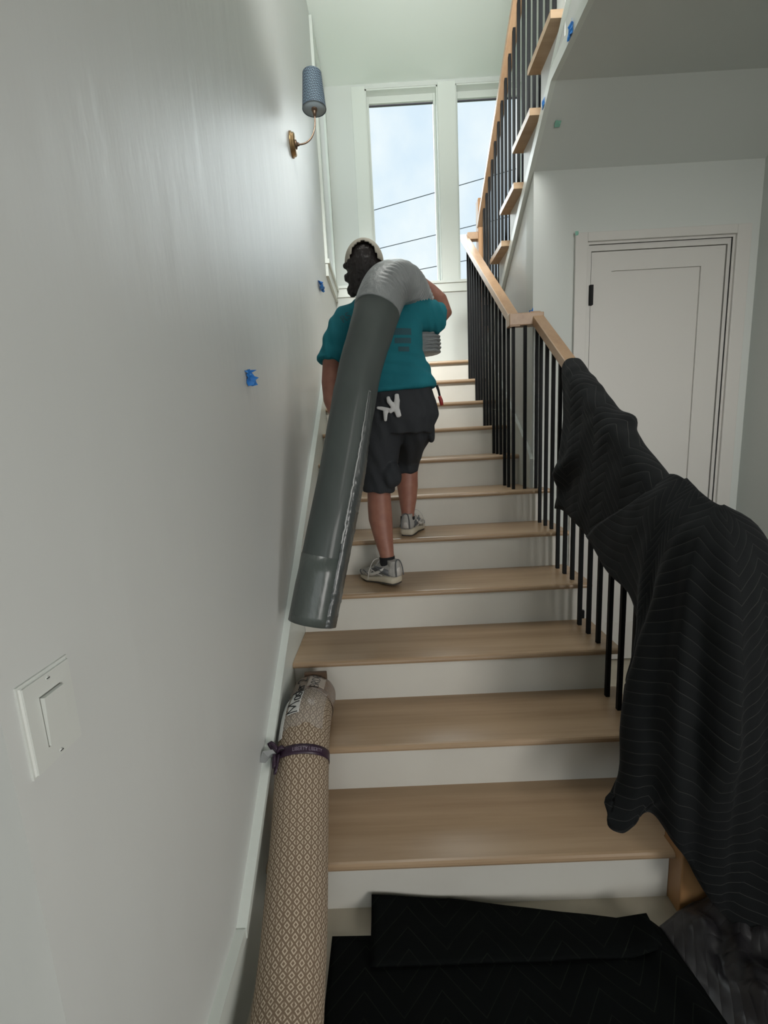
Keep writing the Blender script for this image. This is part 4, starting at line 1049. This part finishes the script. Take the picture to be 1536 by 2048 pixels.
# rolled collar at its upper end
# B: big one over the newel, falling to the floor
B = [
    [(1.300, .200, 1.318), (1.245, .24, 1.255), (1.215, .33, 1.19), (1.195, .42, 1.13), (1.185, .50, 1.065)],
    [(1.302, .170, 1.318), (1.240, .19, 1.25), (1.205, .24, 1.15), (1.190, .28, 1.07), (1.182, .33, .985)],
    [(1.304, .130, 1.305), (1.236, .14, 1.23), (1.195, .14, 1.10), (1.185, .14, 1.00), (1.178, .12, .895)],
    [(1.306, .090, 1.285), (1.230, .085, 1.19), (1.180, .07, 1.00), (1.120, .06, .78), (1.118, .05, .60), (1.115, .04, .48)],
    [(1.308, .060, 1.270), (1.225, .050, 1.17), (1.165, .04, .95), (1.105, .045, .68), (1.095, .03, .45), (1.040, .0, .33)],
    [(1.309, .040, 1.262), (1.228, .010, 1.17), (1.175, -.01, .95), (1.115, -.02, .68), (1.100, -.03, .45), (1.062, -.03, .305)],
    [(1.310, .025, 1.258), (1.240, -.030, 1.16), (1.200, -.06, .95), (1.165, -.07, .68), (1.150, -.06, .48), (1.100, -.035, .325)],
    [(1.310, .015, 1.256), (1.262, -.055, 1.16), (1.235, -.10, .95), (1.215, -.11, .70), (1.190, -.09, .50), (1.140, -.045, .372)],
    [(1.311, .010, 1.255), (1.285, -.070, 1.16), (1.275, -.13, .95), (1.265, -.15, .70), (1.240, -.12, .48), (1.192, -.075, .318)],
    [(1.312, .008, 1.255), (1.312, -.075, 1.16), (1.315, -.12, .95), (1.315, -.14, .68), (1.300, -.13, .42), (1.245, -.095, .215)],
    [(1.314, .006, 1.255), (1.340, -.072, 1.16), (1.360, -.11, .93), (1.375, -.13, .62), (1.365, -.14, .34), (1.320, -.120, .105)],
    [(1.318, .010, 1.255), (1.368, -.065, 1.17), (1.405, -.13, .92), (1.435, -.17, .60), (1.445, -.18, .30), (1.430, -.150, .040)],
    [(1.322, .015, 1.254), (1.390, -.045, 1.17), (1.450, -.09, .92), (1.500, -.12, .60), (1.540, -.14, .30), (1.560, -.15, .020)],
    [(1.324, .030, 1.250), (1.400, .00, 1.16), (1.480, .0, .92), (1.560, -.02, .60), (1.620, -.03, .30), (1.680, -.05, .018)],
    [(1.324, .060, 1.250), (1.395, .07, 1.15), (1.470, .11, .92), (1.54, .14, .60), (1.60, .16, .30), (1.66, .18, .018)],
    [(1.320, .100, 1.270), (1.375, .13, 1.16), (1.42, .18, .95), (1.46, .22, .70), (1.49, .25, .45), (1.52, .27, .25)],
    [(1.312, .160, 1.312), (1.350, .18, 1.20), (1.365, .22, 1.02), (1.375, .26, .88), (1.385, .29, .78), (1.39, .31, .70)],
]
rows = []
for c in B:
    L = catmull(c, 12); # resample to 61
    n = 60; acc = [0]
    for a, b in zip(L, L[1:]): acc.append(acc[-1] + (Vector(b) - Vector(a)).length)
    out = []; j = 0
    for k in range(n + 1):
        t_ = acc[-1] * k / n
        while j < len(acc) - 2 and acc[j + 1] < t_: j += 1
        f = (t_ - acc[j]) / max(1e-9, acc[j + 1] - acc[j]); out.append(tuple(Vector(L[j]).lerp(Vector(L[j + 1]), min(1, f))))
    rows.append(out)
cols = [catmull([rows[i][j] for i in range(len(rows))], 8) for j in range(61)]
gridB = [[Vector(cols[j][i]) for j in range(61)] for i in range(len(cols[0]))]
def bumpB(c):
    t_ = max(0, min(1, (1.22 - c.z) / .5)); a = math.atan2(c.y - .02, c.x - 1.31)
    return t_ * (.016 * abs(math.sin(a * 4.5 + 1.0 + c.z * 1.2)) - .008 + .006 * math.sin(a * 11 + 2 * c.z)) + wrink(c)
sheet('moving_blanket', gridB, BLANK, .012, bumpB, 'large black moving blanket over the bottom newel post, hanging down to the floor', 'blanket')

# C: flat black blanket on the floor at the foot of the stairs
NI, NJ = 70, 60; gc = []
for i in range(NI + 1):
    s_ = i / NI; row = []
    x = .20 + s_ * 1.12
    for j in range(NJ + 1):
        t_ = j / NJ
        yt = -.058 if True else 0
        y = -.062 - .02 * s_ - t_ * 1.25
        xx = x + t_ * .18 * s_
        z = .012 + .004 * noise.noise(Vector((xx * 5, y * 5, 2)))
        # soft rolled ridge along the right edge
        rd = xx - (1.118 + t_ * .20)
        z += .042 * math.exp(-(rd / .035) ** 2)
        z += .010 * math.exp(-((rd + .12) / .03) ** 2) * (1 if t_ > .1 else t_ * 10)
        row.append(Vector((xx, y, z)))
    gc.append(row)
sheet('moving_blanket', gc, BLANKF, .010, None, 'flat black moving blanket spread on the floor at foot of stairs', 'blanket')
# its turned up second layer against the first riser
gt = []
for i in range(41):
    s_ = i / 40; row = []
    x = .318 + s_ * .81
    far = (.018, .052) if s_ < .02 else None
    yf = .016 - max(0, s_ - .30) * .125; zf = .060 - min(1, s_ / .40) * .042
    for j in range(15):
        t_ = j / 14; y = yf + (-.150 - yf) * t_
        z = max(.030, zf * (1 - t_ * 3.2) + .030 * min(1, t_ * 3.2)) + .003 * noise.noise(Vector((x * 9, y * 9, 0)))
        if t_ > .8: z -= (t_ - .8) * .04
        if s_ > .9: z += .03 * (s_ - .9) * 10
        row.append(Vector((x, y, z + .003)))
    gt.append(row)
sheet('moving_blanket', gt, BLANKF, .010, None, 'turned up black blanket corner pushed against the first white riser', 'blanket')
# D: crumpled charcoal quilt heap at lower right
gd = []
for i in range(91):
    s_ = i / 90; row = []
    for j in range(91):
        t_ = j / 90
        x = 1.165 + s_ * .95 + .10 * t_ ; y = -.075 + .10 * min(1, s_ * 2.5) + .12 * s_ - t_ * 1.0
        if s_ < .35: y -= .0
        edge = min(1, s_ / .10) * min(1, t_ / .06 + .15) * min(1, (1 - s_) / .1)
        q_ = Vector((x * 3.2, y * 3.2, 4.2))
        z = .02 + edge * (.055 + .20 * max(0, s_ - .18) + .060 * noise.noise(q_) + .030 * (1 - abs(noise.noise(q_ * 2.3)) * 2) + .012 * noise.noise(q_ * 5.5))
        rg = math.sin((x * .55 + y * .95) * 22 + 2.5 * noise.noise(q_ * .8)); z += edge * (.005 * rg + .010 * (abs(noise.noise(q_ * 3.1 + Vector((3, 1, 0)))) * 2 - .5) + .016 * (abs(noise.noise(q_ * 6 + Vector((0, 7, 0)))) * 2 - .5) + .011 * noise.noise(q_ * 13))
        row.append(Vector((x, y, max(.012, z))))
    gd.append(row)
sheet('moving_blanket', gd, BLANKP, .010, None, 'crumpled shiny charcoal quilt heaped on the floor in the lower right corner', 'blanket')

# ------------------------------------------------------------------ overhead utility wires outside
wires = [((.451, 8.506), (3.855, 9.215), 'topmost overhead wire crossing both landing windows'), ((.55, 7.389), (3.603, 7.912), 'middle overhead wire outside the landing windows'), ((1.796, 6.705), (3.285, 6.894), 'lowest overhead wire outside, just above the window sill')]
for (xa, za), (xb, zb_), lab in wires:
    sl = (zb_ - za) / (xb - xa)
    pts = [(xx, 14, za + sl * (xx - xa) + .0008 * (xx - 2) ** 2) for xx in range(-14, 21, 2)]
    tag(tube('power_line', pts, .012, WIRE, None, seg=8), lab, 'wire')
